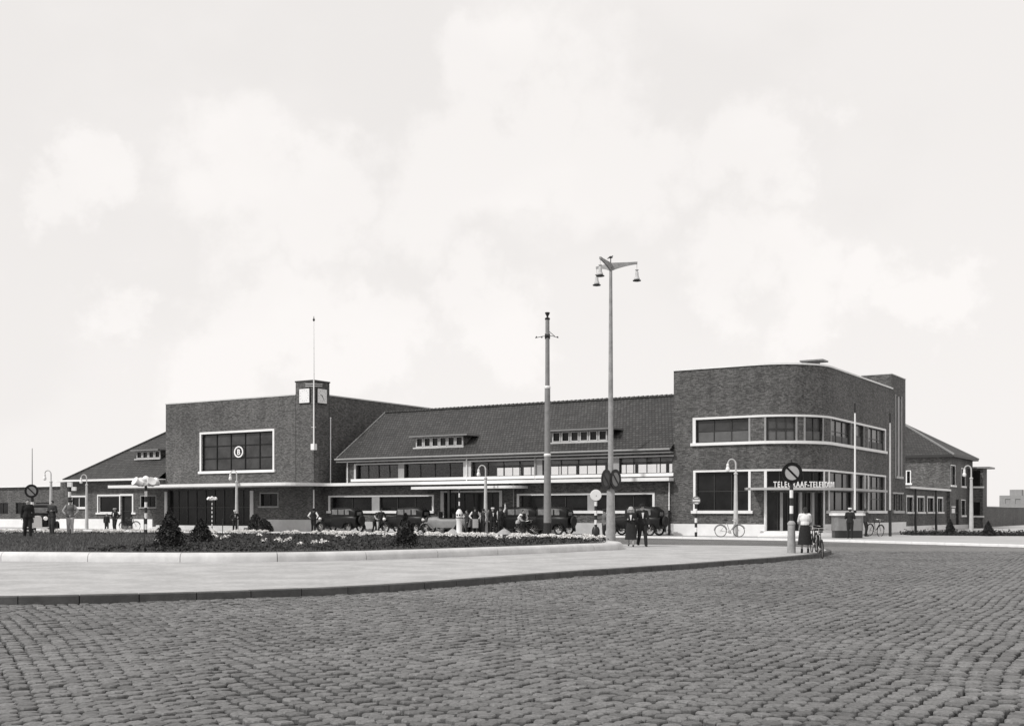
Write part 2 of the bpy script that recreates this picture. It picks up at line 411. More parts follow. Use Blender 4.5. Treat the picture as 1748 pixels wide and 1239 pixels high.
# ------------------------------------------------------------------ ground
def poly_sheet(name, pts, z, m, kind='structure'):
    mb = MB(); mb.add([(p[0],p[1],z) for p in pts], [tuple(range(len(pts)))])
    o = mb.build(name, m, smooth=False); o['kind'] = kind; return o
def sett_tex(name, g, w=0.17, h=0.13, joint=0.35, rot=0.0, var=0.3, bumpd=0.02, big=0.12):
    m = bpy.data.materials.new(name); m.use_nodes = True
    t = m.node_tree; b = t.nodes['Principled BSDF']; b.inputs['Roughness'].default_value = 0.62
    c = N(t, 'ShaderNodeTexCoord'); mp_ = N(t, 'ShaderNodeMapping'); mp_.inputs['Rotation'].default_value = (0,0,rot)
    t.links.new(c.outputs['Object'], mp_.inputs[0])
    br = N(t, 'ShaderNodeTexBrick'); br.inputs['Scale'].default_value = 1; br.inputs['Brick Width'].default_value = w; br.inputs['Row Height'].default_value = h
    br.inputs['Mortar Size'].default_value = 0.012; br.inputs['Mortar Smooth'].default_value = 0.5
    br.inputs['Color1'].default_value = grey(g*(1-var)); br.inputs['Color2'].default_value = grey(g*(1+var)); br.inputs['Mortar'].default_value = grey(g*joint)
    t.links.new(mp_.outputs[0], br.inputs[0])
    n = N(t, 'ShaderNodeTexNoise'); n.inputs['Scale'].default_value = 0.25; n.inputs['Detail'].default_value = 8; n.inputs['Roughness'].default_value = 0.6
    t.links.new(c.outputs['Object'], n.inputs[0])
    a = N(t, 'ShaderNodeMapRange'); a.inputs['From Min'].default_value = 0.3; a.inputs['From Max'].default_value = 0.7; a.inputs['To Min'].default_value = 1-big; a.inputs['To Max'].default_value = 1+big
    t.links.new(n.outputs[0], a.inputs[0])
    mx = N(t, 'ShaderNodeVectorMath', operation='MULTIPLY'); t.links.new(br.outputs[0], mx.inputs[0]); t.links.new(a.outputs[0], mx.inputs[1])
    t.links.new(mx.outputs[0], b.inputs['Base Color'])
    bp = N(t, 'ShaderNodeBump'); bp.invert = True; bp.inputs['Distance'].default_value = bumpd; bp.inputs['Strength'].default_value = 0.6
    t.links.new(br.outputs['Fac'], bp.inputs['Height']); t.links.new(bp.outputs[0], b.inputs['Normal'])
    return m
GROUNDM = mat('earth_ground', 0.12, 0.95, 0.3, 0.5)
poly_sheet('ground', [(-3000,-200),(3000,-200),(3000,3000),(-3000,3000)], -0.06, GROUNDM)
FARSETT = sett_tex('far_setts', 0.175, rot=0.5)
road = MB()
JOINT = mat('joint_sand', 0.008, 0.95, 0.4, 5)
road.add([(-60,2,-0.05),(60,2,-0.05),(60,47,-0.05),(-60,47,-0.05)],[(0,1,2,3)])
road.build('road_bedding', JOINT, smooth=False)['kind'] = 'structure'
road = MB(); road.add([(-90,47,-0.004),(120,47,-0.004),(120,140,-0.004),(-90,140,-0.004)],[(0,1,2,3)])
road.build('road', FARSETT, smooth=False)['kind'] = 'structure'

PZ = 0.14
plaza_edge = [(-60,15.5),(-30,18.0),(-16,19.1),(-11.5,19.6),(-8.4,19.97),(-5.65,21.0),(-3.14,22.6),(-1.28,24.7),(0.99,28.0),(4.42,31.9),(7.07,35.3),(9.6,38.6),(11.3,41.6),(12.5,45.0),(12.6,47.6),(11.8,49.6),(9.5,50.9),(4.5,52.5),(-6,62),(-24,74.5),(-60,96)]
def smooth_poly(pts, it=2):
    for _ in range(it):
        q = [pts[0]]
        for i in range(len(pts)-1):
            a, b = pts[i], pts[i+1]
            q.append((a[0]*.75+b[0]*.25, a[1]*.75+b[1]*.25)); q.append((a[0]*.25+b[0]*.75, a[1]*.25+b[1]*.75))
        q.append(pts[-1]); pts = q
    return pts
pe = smooth_poly(plaza_edge, 2)
PLAZAM = mat('plaza_asphalt', 0.40, 0.85, 0.22, 7.0, 0.004, 60, stain=0.16)
mb = MB(); mb.add([(p[0],p[1],PZ-0.004) for p in pe], [tuple(range(len(pe)))])
mb.build('plaza', PLAZAM, smooth=False)['kind'] = 'structure'

def resample(pts, step, closed=False):
    pts = [Vector((p[0],p[1],0)) for p in pts]
    if closed: pts = pts + [pts[0]]
    res = [pts[0]]; acc = 0.0
    for i in range(len(pts)-1):
        a, b = pts[i], pts[i+1]; L = (b-a).length; t = step-acc
        while t <= L:
            res.append(a+(b-a)*(t/L)); t += step
        acc = (acc+L) % step if L > 0 else acc
    return res
def sweep_profile(mb, pts, prof, gap=0.008, closed=False, jit=0.0, sub=1):
    """one block of stone between every `sub` points; prof = [(inward offset, z)] open section"""
    n = len(pts)
    def frame(i):
        a = pts[max(i-1,0)] if not closed else pts[(i-1)%n]; b = pts[min(i+1,n-1)] if not closed else pts[(i+1)%n]
        d = (b-a).normalized(); return Vector((-d.y,d.x,0))
    cnt = n-1 if not closed else n
    for i in range(0, cnt, sub):
        idx = [(i+k) for k in range(sub+1) if (i+k) <= cnt]
        if len(idx) < 2: continue
        js = random.uniform(-jit,jit)
        rows = []
        for q, k in enumerate(idx):
            kk = k % n; p = pts[kk]; nn = frame(kk)
            if q == 0: p = p+(pts[(kk+1)%n]-p).normalized()*gap
            if q == len(idx)-1: p = p-(p-pts[(kk-1)%n]).normalized()*gap
            rows.append([tuple(p+nn*(o+js)+Vector((0,0,z+js*0.5))) for o,z in prof])
        m = len(prof); b0 = len(mb.v)
        for r_ in rows: mb.v += r_
        for q in range(len(rows)-1):
            for j in range(m-1):
                mb.f.append((b0+q*m+j, b0+(q+1)*m+j, b0+(q+1)*m+j+1, b0+q*m+j+1))
        mb.f.append(tuple(b0+j for j in range(m))); mb.f.append(tuple(b0+(len(rows)-1)*m+j for j in reversed(range(m))))
kp = resample(pe[2:-6], 0.5)
mb = MB()
sweep_profile(mb, kp, [(-0.02,-0.05),(-0.02,PZ-0.015),(-0.008,PZ-0.003),(0.005,PZ+0.001),(0.16,PZ+0.002),(0.16,PZ-0.05)], sub=2, jit=0.004)
mb.build('kerb', KERBM)['kind'] = 'structure'

# rounded setts of the near carriageway, every stone modelled
def inside(poly, x, y):
    x = np.asarray(x); y = np.asarray(y); c = np.zeros(x.shape, bool); n = len(poly); j = n-1
    for i in range(n):
        xi, yi = poly[i]; xj, yj = poly[j]
        if yi != yj:
            cond = ((yi > y) != (yj > y)) & (x < (xj-xi)*(y-yi)/(yj-yi)+xi)
            c ^= cond
        j = i
    return c
def make_setts():
    pw, ph = 0.172, 0.178
    cx, cy, ang = [], [], []
    # segmental arcs (rows bow) on the left, easing to straight rows on the right
    js = np.arange(0, int(46/ph)); is_ = np.arange(int(-16/pw), int(27/pw))
    I, J = np.meshgrid(is_, js)
    X = (I+0.5*(J % 2))*pw; Y0 = 4.0+J*ph
    X = X.astype(float); Y0 = Y0.astype(float)
    per = 3.3
    w = 1/(1+np.exp((X-3.5-0.12*Y0)/1.2))
    ph_ = ((X+0.25*Y0)/per) % 1.0
    arc = 0.5*(1-(2*ph_-1)**2)
    slope = 0.5*(-(2*(2*ph_-1)*2/per))
    Y = Y0+arc*w - (1-w)*0.16*(X-3)
    A = np.arctan(slope*w-(1-w)*0.16)
    X += rng.normal(0,0.008,X.shape)+0.02*np.sin(Y*0.6+X*0.3); Y += rng.normal(0,0.008,X.shape)
    A = A+rng.normal(0,0.05,X.shape)
    X=X.ravel();Y=Y.ravel();A=A.ravel()
    grown = [(p[0],p[1]) for p in pe]
    keep = (Y > 6.8) & (Y < 47) & (np.abs(X) < 0.47*Y+2.2) & ~inside(grown, X, Y)
    # keep clear of the kerb
    kpn = np.array([(p.x,p.y) for p in kp])
    X=X[keep];Y=Y[keep];A=A[keep]
    d = np.full(X.shape, 9.0)
    for q in kpn[::1]: d = np.minimum(d, np.hypot(X-q[0], Y-q[1]))
    k2 = d > 0.03; X=X[k2];Y=Y[k2];A=A[k2]
    n = len(X)
    hw = pw/2*rng.uniform(0.90,0.96,n); hh = ph/2*rng.uniform(0.88,0.95,n)
    zt = 0.006*np.sin(X*1.3+Y*0.7)+0.005*np.sin(X*0.5-Y*1.9)+rng.normal(0,0.005,n)-0.004
    tx = rng.normal(0,0.03,n); ty = rng.normal(0,0.03,n)
    sx = np.array([-1,1,1,-1.]); sy = np.array([-1,-1,1,1.])
    V = np.zeros((n,25,3))
    ca, sa = np.cos(A), np.sin(A)
    cw = rng.uniform(0.28,0.80,(n,4,2))      # worn corners leave pits between the stones
    ex = rng.uniform(0.93,1.03,(n,4,2))
    sx = np.array([-1,1,1,-1.]); sy = np.array([-1,-1,1,1.])
    LX = np.zeros((n,8)); LY = np.zeros((n,8))
    for k in range(4):
        # two points per corner, ordered counter-clockwise
        ax = sx[k]*(1-cw[:,k,0]); ay = sy[k]*(1-cw[:,k,1])
        pA = (ax, np.full(n,sy[k])*ex[:,k,1]); pB = (np.full(n,sx[k])*ex[:,k,0], ay)
        first, second = (pB, pA) if k in (0,2) else (pA, pB)
        if k == 0: first, second = pB, pA
        LX[:,2*k],LY[:,2*k] = first; LX[:,2*k+1],LY[:,2*k+1] = second
    def ring(k0, f, z):
        lx = hw[:,None]*LX*f; ly = hh[:,None]*LY*f
        V[:,k0:k0+8,0] = X[:,None]+lx*ca[:,None]-ly*sa[:,None]
        V[:,k0:k0+8,1] = Y[:,None]+lx*sa[:,None]+ly*ca[:,None]
        V[:,k0:k0+8,2] = zt[:,None]+z+lx*tx[:,None]+ly*ty[:,None]
    ring(0,1.0,-0.07); ring(8,0.97,-0.012); ring(16,0.88,-0.001)
    V[:,24,0]=X;V[:,24,1]=Y;V[:,24,2]=zt+0.004
    q = []
    for r_ in range(2):
        for k in range(8):
            a=r_*8+k;b=r_*8+(k+1)%8; q.append((a,b,b+8,a+8))
    tri = [(16+k,16+(k+1)%8,24) for k in range(8)]
    q = np.array(q); tri = np.array(tri)
    me = bpy.data.meshes.new('setts')
    nv = n*25; base = (np.arange(n)*25)
    Q = (q[None]+base[:,None,None]).reshape(-1); T = (tri[None]+base[:,None,None]).reshape(-1)
    me.vertices.add(nv); me.vertices.foreach_set('co', V.reshape(-1).astype(np.float32))
    loops = np.concatenate([Q,T]).astype(np.int32)
    me.loops.add(len(loops)); me.loops.foreach_set('vertex_index', loops)
    nq = n*16; ntt = n*8
    starts = np.concatenate([np.arange(nq)*4, nq*4+np.arange(ntt)*3]).astype(np.int32)
    me.polygons.add(nq+ntt); me.polygons.foreach_set('loop_start', starts)
    me.update(calc_edges=True); me.validate()
    print('setts', n)
    m = bpy.data.materials.new('granite_setts'); m.use_nodes = True
    t = m.node_tree; b = t.nodes['Principled BSDF']; b.inputs['Roughness'].default_value = 0.6; b.inputs['Specular IOR Level'].default_value = 0.4
    g = N(t,'ShaderNodeNewGeometry'); c = N(t,'ShaderNodeTexCoord')
    m1 = N(t,'ShaderNodeMapRange'); m1.inputs['To Min'].default_value=0.09; m1.inputs['To Max'].default_value=0.165
    t.links.new(g.outputs['Random Per Island'], m1.inputs[0])
    n1_ = N(t,'ShaderNodeTexNoise'); n1_.inputs['Scale'].default_value=28; n1_.inputs['Detail'].default_value=8; n1_.inputs['Roughness'].default_value=0.7
    t.links.new(c.outputs['Object'], n1_.inputs[0])
    m2 = N(t,'ShaderNodeMapRange'); m2.inputs['From Min'].default_value=0.3; m2.inputs['From Max'].default_value=0.7; m2.inputs['To Min'].default_value=0.5; m2.inputs['To Max'].default_value=1.5
    t.links.new(n1_.outputs[0], m2.inputs[0])
    n3 = N(t,'ShaderNodeTexNoise'); n3.inputs['Scale'].default_value=0.3; n3.inputs['Detail'].default_value=6
    t.links.new(c.outputs['Object'], n3.inputs[0])
    m3 = N(t,'ShaderNodeMapRange'); m3.inputs['From Min'].default_value=0.3; m3.inputs['From Max'].default_value=0.7; m3.inputs['To Min'].default_value=0.84; m3.inputs['To Max'].default_value=1.18
    t.links.new(n3.outputs[0], m3.inputs[0])
    mu = N(t,'ShaderNodeMath',operation='MULTIPLY'); t.links.new(m1.outputs[0],mu.inputs[0]); t.links.new(m2.outputs[0],mu.inputs[1])
    mu2 = N(t,'ShaderNodeMath',operation='MULTIPLY'); t.links.new(mu.outputs[0],mu2.inputs[0]); t.links.new(m3.outputs[0],mu2.inputs[1])
    t.links.new(mu2.outputs[0], b.inputs['Base Color'])
    bp = N(t,'ShaderNodeBump'); bp.inputs['Distance'].default_value=0.006; bp.inputs['Strength'].default_value=0.6
    t.links.new(n1_.outputs[0],bp.inputs['Height']); t.links.new(bp.outputs[0], b.inputs['Normal'])
    me.materials.append(m); me.shade_flat()
    o = bpy.data.objects.new('cobbled_road', me); col.objects.link(o); o['kind'] = 'structure'
make_setts()

# station pavement
kerb_line = [(-90,-5.4),(-28.5,-5.4),(-27,-3.3),(-1,-3.3),(3,-4.6),(9,-5.2),(13.5,-6.9),(18,-9.2),(30,-15.5),(60,-31)]
PVZ = 0.11
pv = smooth_poly(kerb_line, 2)
pvw = [W2(*p) for p in pv]
mb = MB(); back = [W2(60,120), W2(-90,120)]
mb.add([(p.x,p.y,PVZ-0.003) for p in pvw]+[(p.x,p.y,PVZ-0.003) for p in back], [tuple(range(len(pvw)+2))])
PAVM = mat('pavement_slabs', 0.42, 0.85, 0.12, 2.0, stain=0.08)
mb.build('pavement', PAVM, smooth=False)['kind'] = 'structure'
mb = MB()
sweep_profile(mb, resample([(p.x,p.y) for p in pvw], 1.0), [(-0.02,-0.03),(-0.02,PVZ-0.01),(0.0,PVZ+0.004),(0.2,PVZ+0.005),(0.2,PVZ-0.05)], gap=0.006)
mb.build('pavement_kerb', WHITE)['kind'] = 'structure'
# tram rails sunk in the far carriageway
for y0 in (0.0, 1.45, 3.6, 5.05):
    mb = MB(); a = Vector((-40, 66.0+y0, 0)); b = Vector((5,55.6+y0*0.9,0)); c_ = Vector((30,50.2+y0*0.8,0)); d_=Vector((70,44+y0*0.8,0))
    pts = resample([(q[0],q[1]) for q in smooth_poly([(a.x,a.y),(b.x,b.y),(c_.x,c_.y),(d_.x,d_.y)],3)], 2.0)
    for i in range(len(pts)-1):
        if pts[i].y < 47.5 or pts[i+1].y < 47.5: continue
        n_ = (pts[i+1]-pts[i]).normalized(); n_ = Vector((-n_.y,n_.x,0))*0.06
        mb.add([pts[i]-n_,pts[i+1]-n_,pts[i+1]+n_,pts[i]+n_],[(0,1,2,3)])
    o = mb.build('tram_rail', DARK, smooth=False); o['kind']='structure'; o.location.z = 0.002

# ------------------------------------------------------------------ flower island
fr = [(-300,956),(-60,957),(42,957.5),(200,959),(400,959.3),(550,957.5),(700,953),(850,947),(950,943),(1015,939.5)]
isl = [gp(x,y,PZ)[:2] for x,y in fr]
isl = [(p[0],p[1]) for p in isl] + [(4.0,44.2),(4.55,46.2),(4.2,48.0),(2.7,49.8),(-1.9,53.8),(-8,58.6),(-14.2,61.6),(-20,63.2),(-27,64.6),(-38,62)]
ispoly = smooth_poly(isl+[isl[0]], 2)[:-1]
ip = resample(ispoly, 0.7, closed=True)[:-1]
mb = MB(); H0 = PZ+0.27
iend = next(i for i,p in enumerate(ip) if p.y > 48.9 and p.x < 4.0)
sweep_profile(mb, ip[:iend+1], [(0.0,PZ-0.02),(0.0,PZ+0.13),(0.03,H0-0.07),(0.09,H0-0.02),(0.18,H0),(0.42,H0-0.005),(0.48,H0-0.05),(0.48,PZ)], sub=4, gap=0.01)
mb.build('flower_bed_border', ISLK)['kind'] = 'structure'
isn = [(p.x,p.y) for p in ip]
ctr = Vector((-14,50,0))
mb = MB()
nring = 9; nn = len(isn)
def bedz(x,y,t):
    return H0-0.06 + 0.10*(1-(1-t)**2) + 0.02*math.sin(x*1.1)+0.015*math.sin(y*1.7)
for r_ in range(nring):
    t = r_/nring
    for qi,(x,y) in enumerate(isn):
        X = x+(ctr.x-x)*(t*0.97+0.01); Y = y+(ctr.y-y)*(t*0.97+0.01); mb.v.append((X,Y,bedz(X,Y,t) if (t > 0 or qi <= iend) else PZ-0.02))
mb.v.append((ctr.x,ctr.y,H0+0.05))
for r_ in range(nring-1):
    for k in range(nn):
        k2=(k+1)%nn; mb.f.append((r_*nn+k,r_*nn+k2,(r_+1)*nn+k2,(r_+1)*nn+k))
for k in range(nn): mb.f.append(((nring-1)*nn+k,(nring-1)*nn+(k+1)%nn,nring*nn))
mb.build('flower_bed_soil', SOIL)['kind']='structure'

def np_mesh(name, V, nper, m):
    """V: (n*nper,3) polygons of nper loose corners"""
    n = len(V)//nper
    me = bpy.data.meshes.new(name); me.vertices.add(len(V)); me.vertices.foreach_set('co', V.astype(np.float32).reshape(-1))
    me.loops.add(len(V)); me.loops.foreach_set('vertex_index', np.arange(len(V),dtype=np.int32))
    me.polygons.add(n); me.polygons.foreach_set('loop_start', (np.arange(n)*nper).astype(np.int32))
    me.update(calc_edges=True); me.validate(); me.materials.append(m); return me
def leaves(P, size, m, name='foliage', up=0.3):
    """random little leaf quads centred on points P"""
    n = len(P)
    a = rng.normal(size=(n,3)); a[:,2] *= 1-up; a /= np.linalg.norm(a,axis=1)[:,None]
    b = rng.normal(size=(n,3)); b -= (b*a).sum(1)[:,None]*a; b /= np.linalg.norm(b,axis=1)[:,None]
    s = size*rng.uniform(0.6,1.4,n)[:,None]
    V = np.stack([P-a*s, P+b*s*0.5, P+a*s, P-b*s*0.5],1).reshape(-1,3)
    return np_mesh(name, V, 4, m)
poly_in = [((x-ctr.x)*0.965+ctr.x,(y-ctr.y)*0.955+ctr.y) for x,y in isn]
def scatter_in(n, xr=(-40,5), yr=(33,69)):
    X = rng.uniform(*xr,n); Y = rng.uniform(*yr,n); k = inside(poly_in,X,Y) & (np.abs(X) < 0.5*Y+1)
    return X[k],Y[k]
def edge_frac(X,Y):
    """~0 at the border, 1 at the centre"""
    d = np.full(X.shape, 99.0)
    for q in isn: d = np.minimum(d, np.hypot(X-q[0],Y-q[1]))
    return d
# short turf
X,Y = scatter_in(150000); h = rng.uniform(0.04,0.11,len(X)); a = rng.uniform(0,6.28,len(X)); w = 0.012
z0 = H0-0.02+0.06*(np.minimum(edge_frac(X,Y),5)/5)
V = np.stack([np.stack([X-w*np.cos(a),Y-w*np.sin(a),z0],1),np.stack([X+w*np.cos(a),Y+w*np.sin(a),z0],1),np.stack([X+rng.normal(0,.03,len(X)),Y+rng.normal(0,.03,len(X)),z0+h],1)],1).reshape(-1,3)
o = bpy.data.objects.new('grass', np_mesh('grass',V,3,GRASSM)); col.objects.link(o); tag(o,'short turf covering the raised island bed','grass',kind='stuff')
# leafy bedding plants: clumps along the whole edge and drifts in the middle
cl = []
def clumps(n, test, size, hgt):
    X,Y = scatter_in(n); d = edge_frac(X,Y); k = test(X,Y,d); return X[k],Y[k]
Xa,Ya = clumps(16000, lambda X,Y,d: ((d<2.6)&(Y>46)&(rng.random(len(X))<0.5)) | ((X>-13+0*Y)&(X<3)&(d>0.7)&(rng.random(len(X))<0.8)), 0,0)
pts=[]
for x,y in zip(Xa,Ya):
    r_ = random.uniform(0.08,0.2); k = 9
    p = rng.normal(0,1,(k,3))*np.array([r_*0.7,r_*0.7,r_*0.3]); p[:,2]=np.abs(p[:,2]); p += np.array([x,y,H0+0.03]); pts.append(p)
pts = np.concatenate(pts)
o = bpy.data.objects.new('bedding_plants', leaves(pts,0.055,LEAF2)); col.objects.link(o); tag(o,'low dark leafy bedding plants around the white flowers','plants',kind='stuff')
# white flowers
back = [p for p in ip if p.y > 46.0 and abs(p.x) < 0.5*p.y+1]
pts = []
for p in back:
    dn = (Vector((ctr.x,ctr.y,0))-p).normalized()
    for row in range(3):
        if random.random() < 0.42: continue
        c_ = p+dn*(0.75+0.75*row+random.uniform(-.15,.15))+Vector((random.uniform(-.25,.25),random.uniform(-.1,.1),0))
        r_ = random.uniform(0.12,0.27); k = int(300*r_/0.2)
        q = rng.normal(0,0.5,(k,3))*np.array([r_,r_,0.05]); q[:,2] = np.abs(q[:,2])+0.10-(q[:,0]**2+q[:,1]**2)*1.2; q += np.array([c_.x,c_.y,H0+0.10]); pts.append(q)
X2,Y2 = clumps(330, lambda X,Y,d: (X>-13)&(X<1)&(Y<55)&(d>1.6)&(np.sin(X*1.3+Y*0.6)>-0.5), 0,0)
for x,y in zip(X2,Y2):
    q = rng.normal(0,0.055,(26,3)); q[:,2]*=0.5; q += np.array([x,y,H0+0.2]); pts.append(q)
o = bpy.data.objects.new('white_flowers', leaves(np.concatenate(pts),0.04,PETAL,'petals',0.0)); col.objects.link(o); tag(o,'drifts of small white flowers edging the island bed','flowers',kind='stuff')

def conifer(px, Y, h, w, label, z=None):
    z = H0 if z is None else z
    root = empty('conifer', (gx(px,Y),Y,z), random.uniform(0,6), label,'shrub','dark conical shrubs in the beds')
    mb = MB(); mb.tube([(0,0,-0.05),(0,0,h*0.9)],[0.04,0.01],6); mb.build('trunk', DARK, root)
    n = int(5200*h); t = rng.random(n)**0.8; ang = rng.uniform(0,6.28,n)
    lob = 1+0.22*np.sin(ang*5+t*19)+0.14*np.sin(ang*3-t*11)
    rr = w/2*(1-t)**0.8*lob*np.sqrt(rng.uniform(0.25,1,n))
    P = np.stack([rr*np.cos(ang), rr*np.sin(ang), 0.03+t*h+rng.normal(0,0.02,n)],1)
    o = bpy.data.objects.new('crown', leaves(P,0.045,LEAF,'crown')); col.objects.link(o); o.parent = root
conifer(290, 37.6, 1.2, 1.1, 'tallest dark conical shrub at the left of the flower bed')
conifer(343, 43.0, 0.88, 1.05, 'smaller dark shrub just right of the tallest one in the bed')
conifer(692, 39.3, 1.08, 0.85, 'dark column-like shrub in the bed in front of the black saloon')

# ------------------------------------------------------------------ railway station
st = empty('railway_station', P1, TH, 'long brick railway station with square clock tower, tiled roof and ribbon windows', 'station')
HV = 0.10   # hall wall plane v
UT, VT = -29.6, -1.1   # tower corner
UL = -46.2
PAR = 10.66
# hall front wall
P = flatP((0,HV),(1,0))
u = lambda px: upx(px, HV)
zs0, zs1 = 1.68, 2.74
low = [(u(566),u(635),zs0,zs1),(u(648),u(738),zs0,zs1),(u(758),u(853),0.12,2.95),(u(889),u(1003),zs0,zs1),(u(1016),u(1114),zs0,zs1)]
mb = MB(); facade(mb,P,-29.6,0,0,3.60,low,0.22); mb.build('hall_lower_wall',BRICK,st,False)
uz0, uz1 = 4.10, 5.16
up = [(u(608),u(680),uz0,uz1),(u(690),u(791),uz0,uz1),(u(804),u(912),uz0,uz1),(u(926),u(1046),uz0,uz1),(u(1057),-0.15,uz0,uz1)]
mb = MB(); facade(mb,P,-27.4,0,3.60,5.62,up,0.3)
facade(mb,flatP((-27.4,11.0),(0,-1)),0,11-HV,3.6,5.62)
# gable triangle
mb.add([(-27.4,HV,5.62),(-27.4,5.5,9.3),(-27.4,11.0,5.62)],[(0,1,2)])
# back wall with the clerestory openings the daylight comes through
bk = flatP((0,11.0),(-1,0)); bh = []
x = 0.35
while x < 20.6:
    bh.append((x, x+2.42, 3.95, 5.22)); x += 2.55
facade(mb,bk,0,27.4,0,5.62,bh,0.25)
mb.build('hall_upper_wall',BRICK,st,False)
mb = MB(); mb.box(-27.3,-0.1,HV+0.35,10.7,3.35,3.5); mb.build('hall_floor',PALE,st,False)
mb = MB(); mb.box(-27.3,-0.1,HV+0.35,10.7,5.35,5.45); mb.build('hall_ceiling',FRAMED,st,False)
mb = MB(); mb.box(-29.5,-0.1,2.0,2.2,0,3.3); mb.build('inner_wall',FRAMED,st,False)
for h in bh: window(st,bk,h,3,1,CLEAR,depth=0.2,bw_=0.045)
for i,h in enumerate(up): window(st,P,h,4,1,CLEAR,depth=0.25,bw_=0.05)
for i in (0,1,3,4): window(st,P,low[i],3 if i!=0 else 2,1,GLASS,depth=0.16)
window(st,P,low[2],6,2,GLASS,depth=0.3,bw_=0.07,name='entrance_door')
# surrounds of the ribbon windows
for a,b in ((low[0][0],low[1][1]),(low[3][0],low[4][1])):
    mb = MB(); band(mb,P,a-0.3,b+0.16,zs1,zs1+0.12,-0.1,0.05); band(mb,P,a-0.3,a-0.12,zs0,zs1,-0.1,0.046); band(mb,P,b,b+0.16,zs0,zs1,-0.1,0.046)
    band(mb,P,a-0.42,b+0.2,zs0-0.18,zs0,-0.1,0.14); mb.build('ribbon_window_surround',WHITE,st,False)
for a,b in ((low[0][1],low[1][0]),(low[3][1],low[4][0])):
    mb = MB(); band(mb,P,a,b,zs0,zs1,-0.15,0.02); mb.build('window_pier',PALE,st,False)
mb = MB(); h=low[2]; band(mb,P,h[0]-0.28,h[0],0.1,3.0,-0.1,0.06); band(mb,P,h[1],h[1]+0.22,0.1,3.0,-0.1,0.06); band(mb,P,h[0]-0.28,h[1]+0.22,3.0,3.12,-0.1,0.064)
mb.build('door_surround',CONC,st,False)
for i in range(4):
    mb = MB(); band(mb,P,up[i][1],up[i+1][0],uz0,uz1,-0.2,0.02); mb.build('window_pier',PALE if i!=1 else CONC,st,False)
mb = MB(); band(mb,P,up[0][0]-0.18,up[0][0],uz0,uz1+0.1,-0.15,0.05); band(mb,P,up[0][0],-0.02,uz1,uz1+0.1,-0.1,0.045); mb.build('window_head',CONC,st,False)
mb = MB(); band(mb,P,up[0][0]-0.4,-0.01,uz0-0.2,uz0,-0.1,0.16); mb.build('upper_sill',WHITE,st,False)
# plinth
mb = MB(); band(mb,P,-29.55,h[0]-0.3,0.05,0.86,-0.1,0.05); band(mb,P,h[1]+0.24,-0.01,0.05,0.86,-0.1,0.05); mb.build('plinth',CONC,st,False)
# long thin slab between the storeys, swept on round the tower
def slab(name, pts, z0, z1, m=WHITE, rnd=2):
    mb = MB(); mb.prism(pts,z0,z1); return mb.build(name,m,st,False)
arc = [(-28.6-1.4+1.4*math.cos(t), -4.7+1.4+1.4*math.sin(t)) for t in [R(-90+15*k) for k in range(7)]]
arc2 = [(-28.6+0.9-0.9*math.cos(t), -0.72-0.9+0.9*math.sin(t)) for t in [R(15*k) for k in range(7)]]
pts = [(-49.1,-4.7)] + arc + arc2 + [(-0.01,-0.72),(-0.01,HV),(UT+0.0,HV),(UT,VT-0.003),(-49.1,VT-0.003)]
slab('canopy',pts,3.58,3.80)
rnd = [(-11.9+0.9*math.cos(R(a)), -0.9+0.9*math.sin(R(a))) for a in range(-90,1,15)]
slab('entrance_canopy',[(-19.7,-1.8)]+rnd+[(-11.0,HV-0.005),(-19.7,HV-0.005)],3.22,3.40)
def downpipe(root,u_,v_,z0,z1,r=0.045,m=WPAINT):
    mb = MB(); mb.tube([(u_,v_,z0),(u_,v_,z1)],r,8)
    z = z0+0.3
    while z < z1:
        mb.tube([(u_,v_,z),(u_,v_,z+0.06)],r*1.5,8); z += 1.6
    mb.build('downpipe',m,root)
downpipe(st,-27.15,HV-0.12,3.8,5.5); downpipe(st,u(798),HV-0.12,3.8,5.5); downpipe(st,u(915),HV-0.12,3.8,5.5,m=PALE)
downpipe(st,u(878),HV-0.1,0.1,3.55,m=PALE); downpipe(st,-0.32,HV-0.1,1.7,3.5); downpipe(st,-0.32,HV-0.12,0.1,1.7,0.07,m=DARK)
mb = MB(); mb.box(u(789)-0.09,u(789)+0.09,-1.6,-1.42,0.1,3.22); mb.build('canopy_post',DARK,st,False)
# hall roof
ve, vr, zr, ze = -0.5, 5.5, 9.6, 5.62
mb = MB(); t_ = 0.14
mb.add([(-27.8,ve,ze),(0,ve,ze),(0,vr,zr),(-27.8,vr,zr),(-27.8,ve,ze-t_),(0,ve,ze-t_),(0,vr,zr-t_),(-27.8,vr,zr-t_)],[(0,1,2,3),(4,7,6,5),(0,4,5,1),(0,3,7,4)])
mb.add([(-27.8,vr,zr),(0,vr,zr),(0,11.5,ze),(-27.8,11.5,ze),(-27.8,vr,zr-t_),(-27.8,11.5,ze-t_)],[(0,1,2,3),(0,3,5,4)])
rf = mb.build('roof',TILE_U,st,False)
mb = MB(); 
k = -27.8
while k < -0.3:
    mb.tube([(k,vr,zr+0.02),(k+0.36,vr,zr+0.05)],[0.11,0.13],8); k += 0.36
mb.build('ridge_tiles',TILE_U,rf)
mb = MB(); mb.tube([(-27.95,ve-0.07,ze-0.02),(-0.02,ve-0.07,ze-0.02)],0.065,8); mb.box(-27.9,-0.02,ve+0.03,HV,ze-0.24,ze-0.16); mb.build('gutter',PALE,rf)
mb = MB(); 
for i in range(22):
    a=i/22; b=(i+1)/22
    mb.tube([(-27.86,ve+(vr-ve)*a,ze+(zr-ze)*a+0.04),(-27.86,ve+(vr-ve)*b,ze+(zr-ze)*b+0.06)],[0.045,0.06],6)
mb.build('verge_tiles',GREYP,rf)
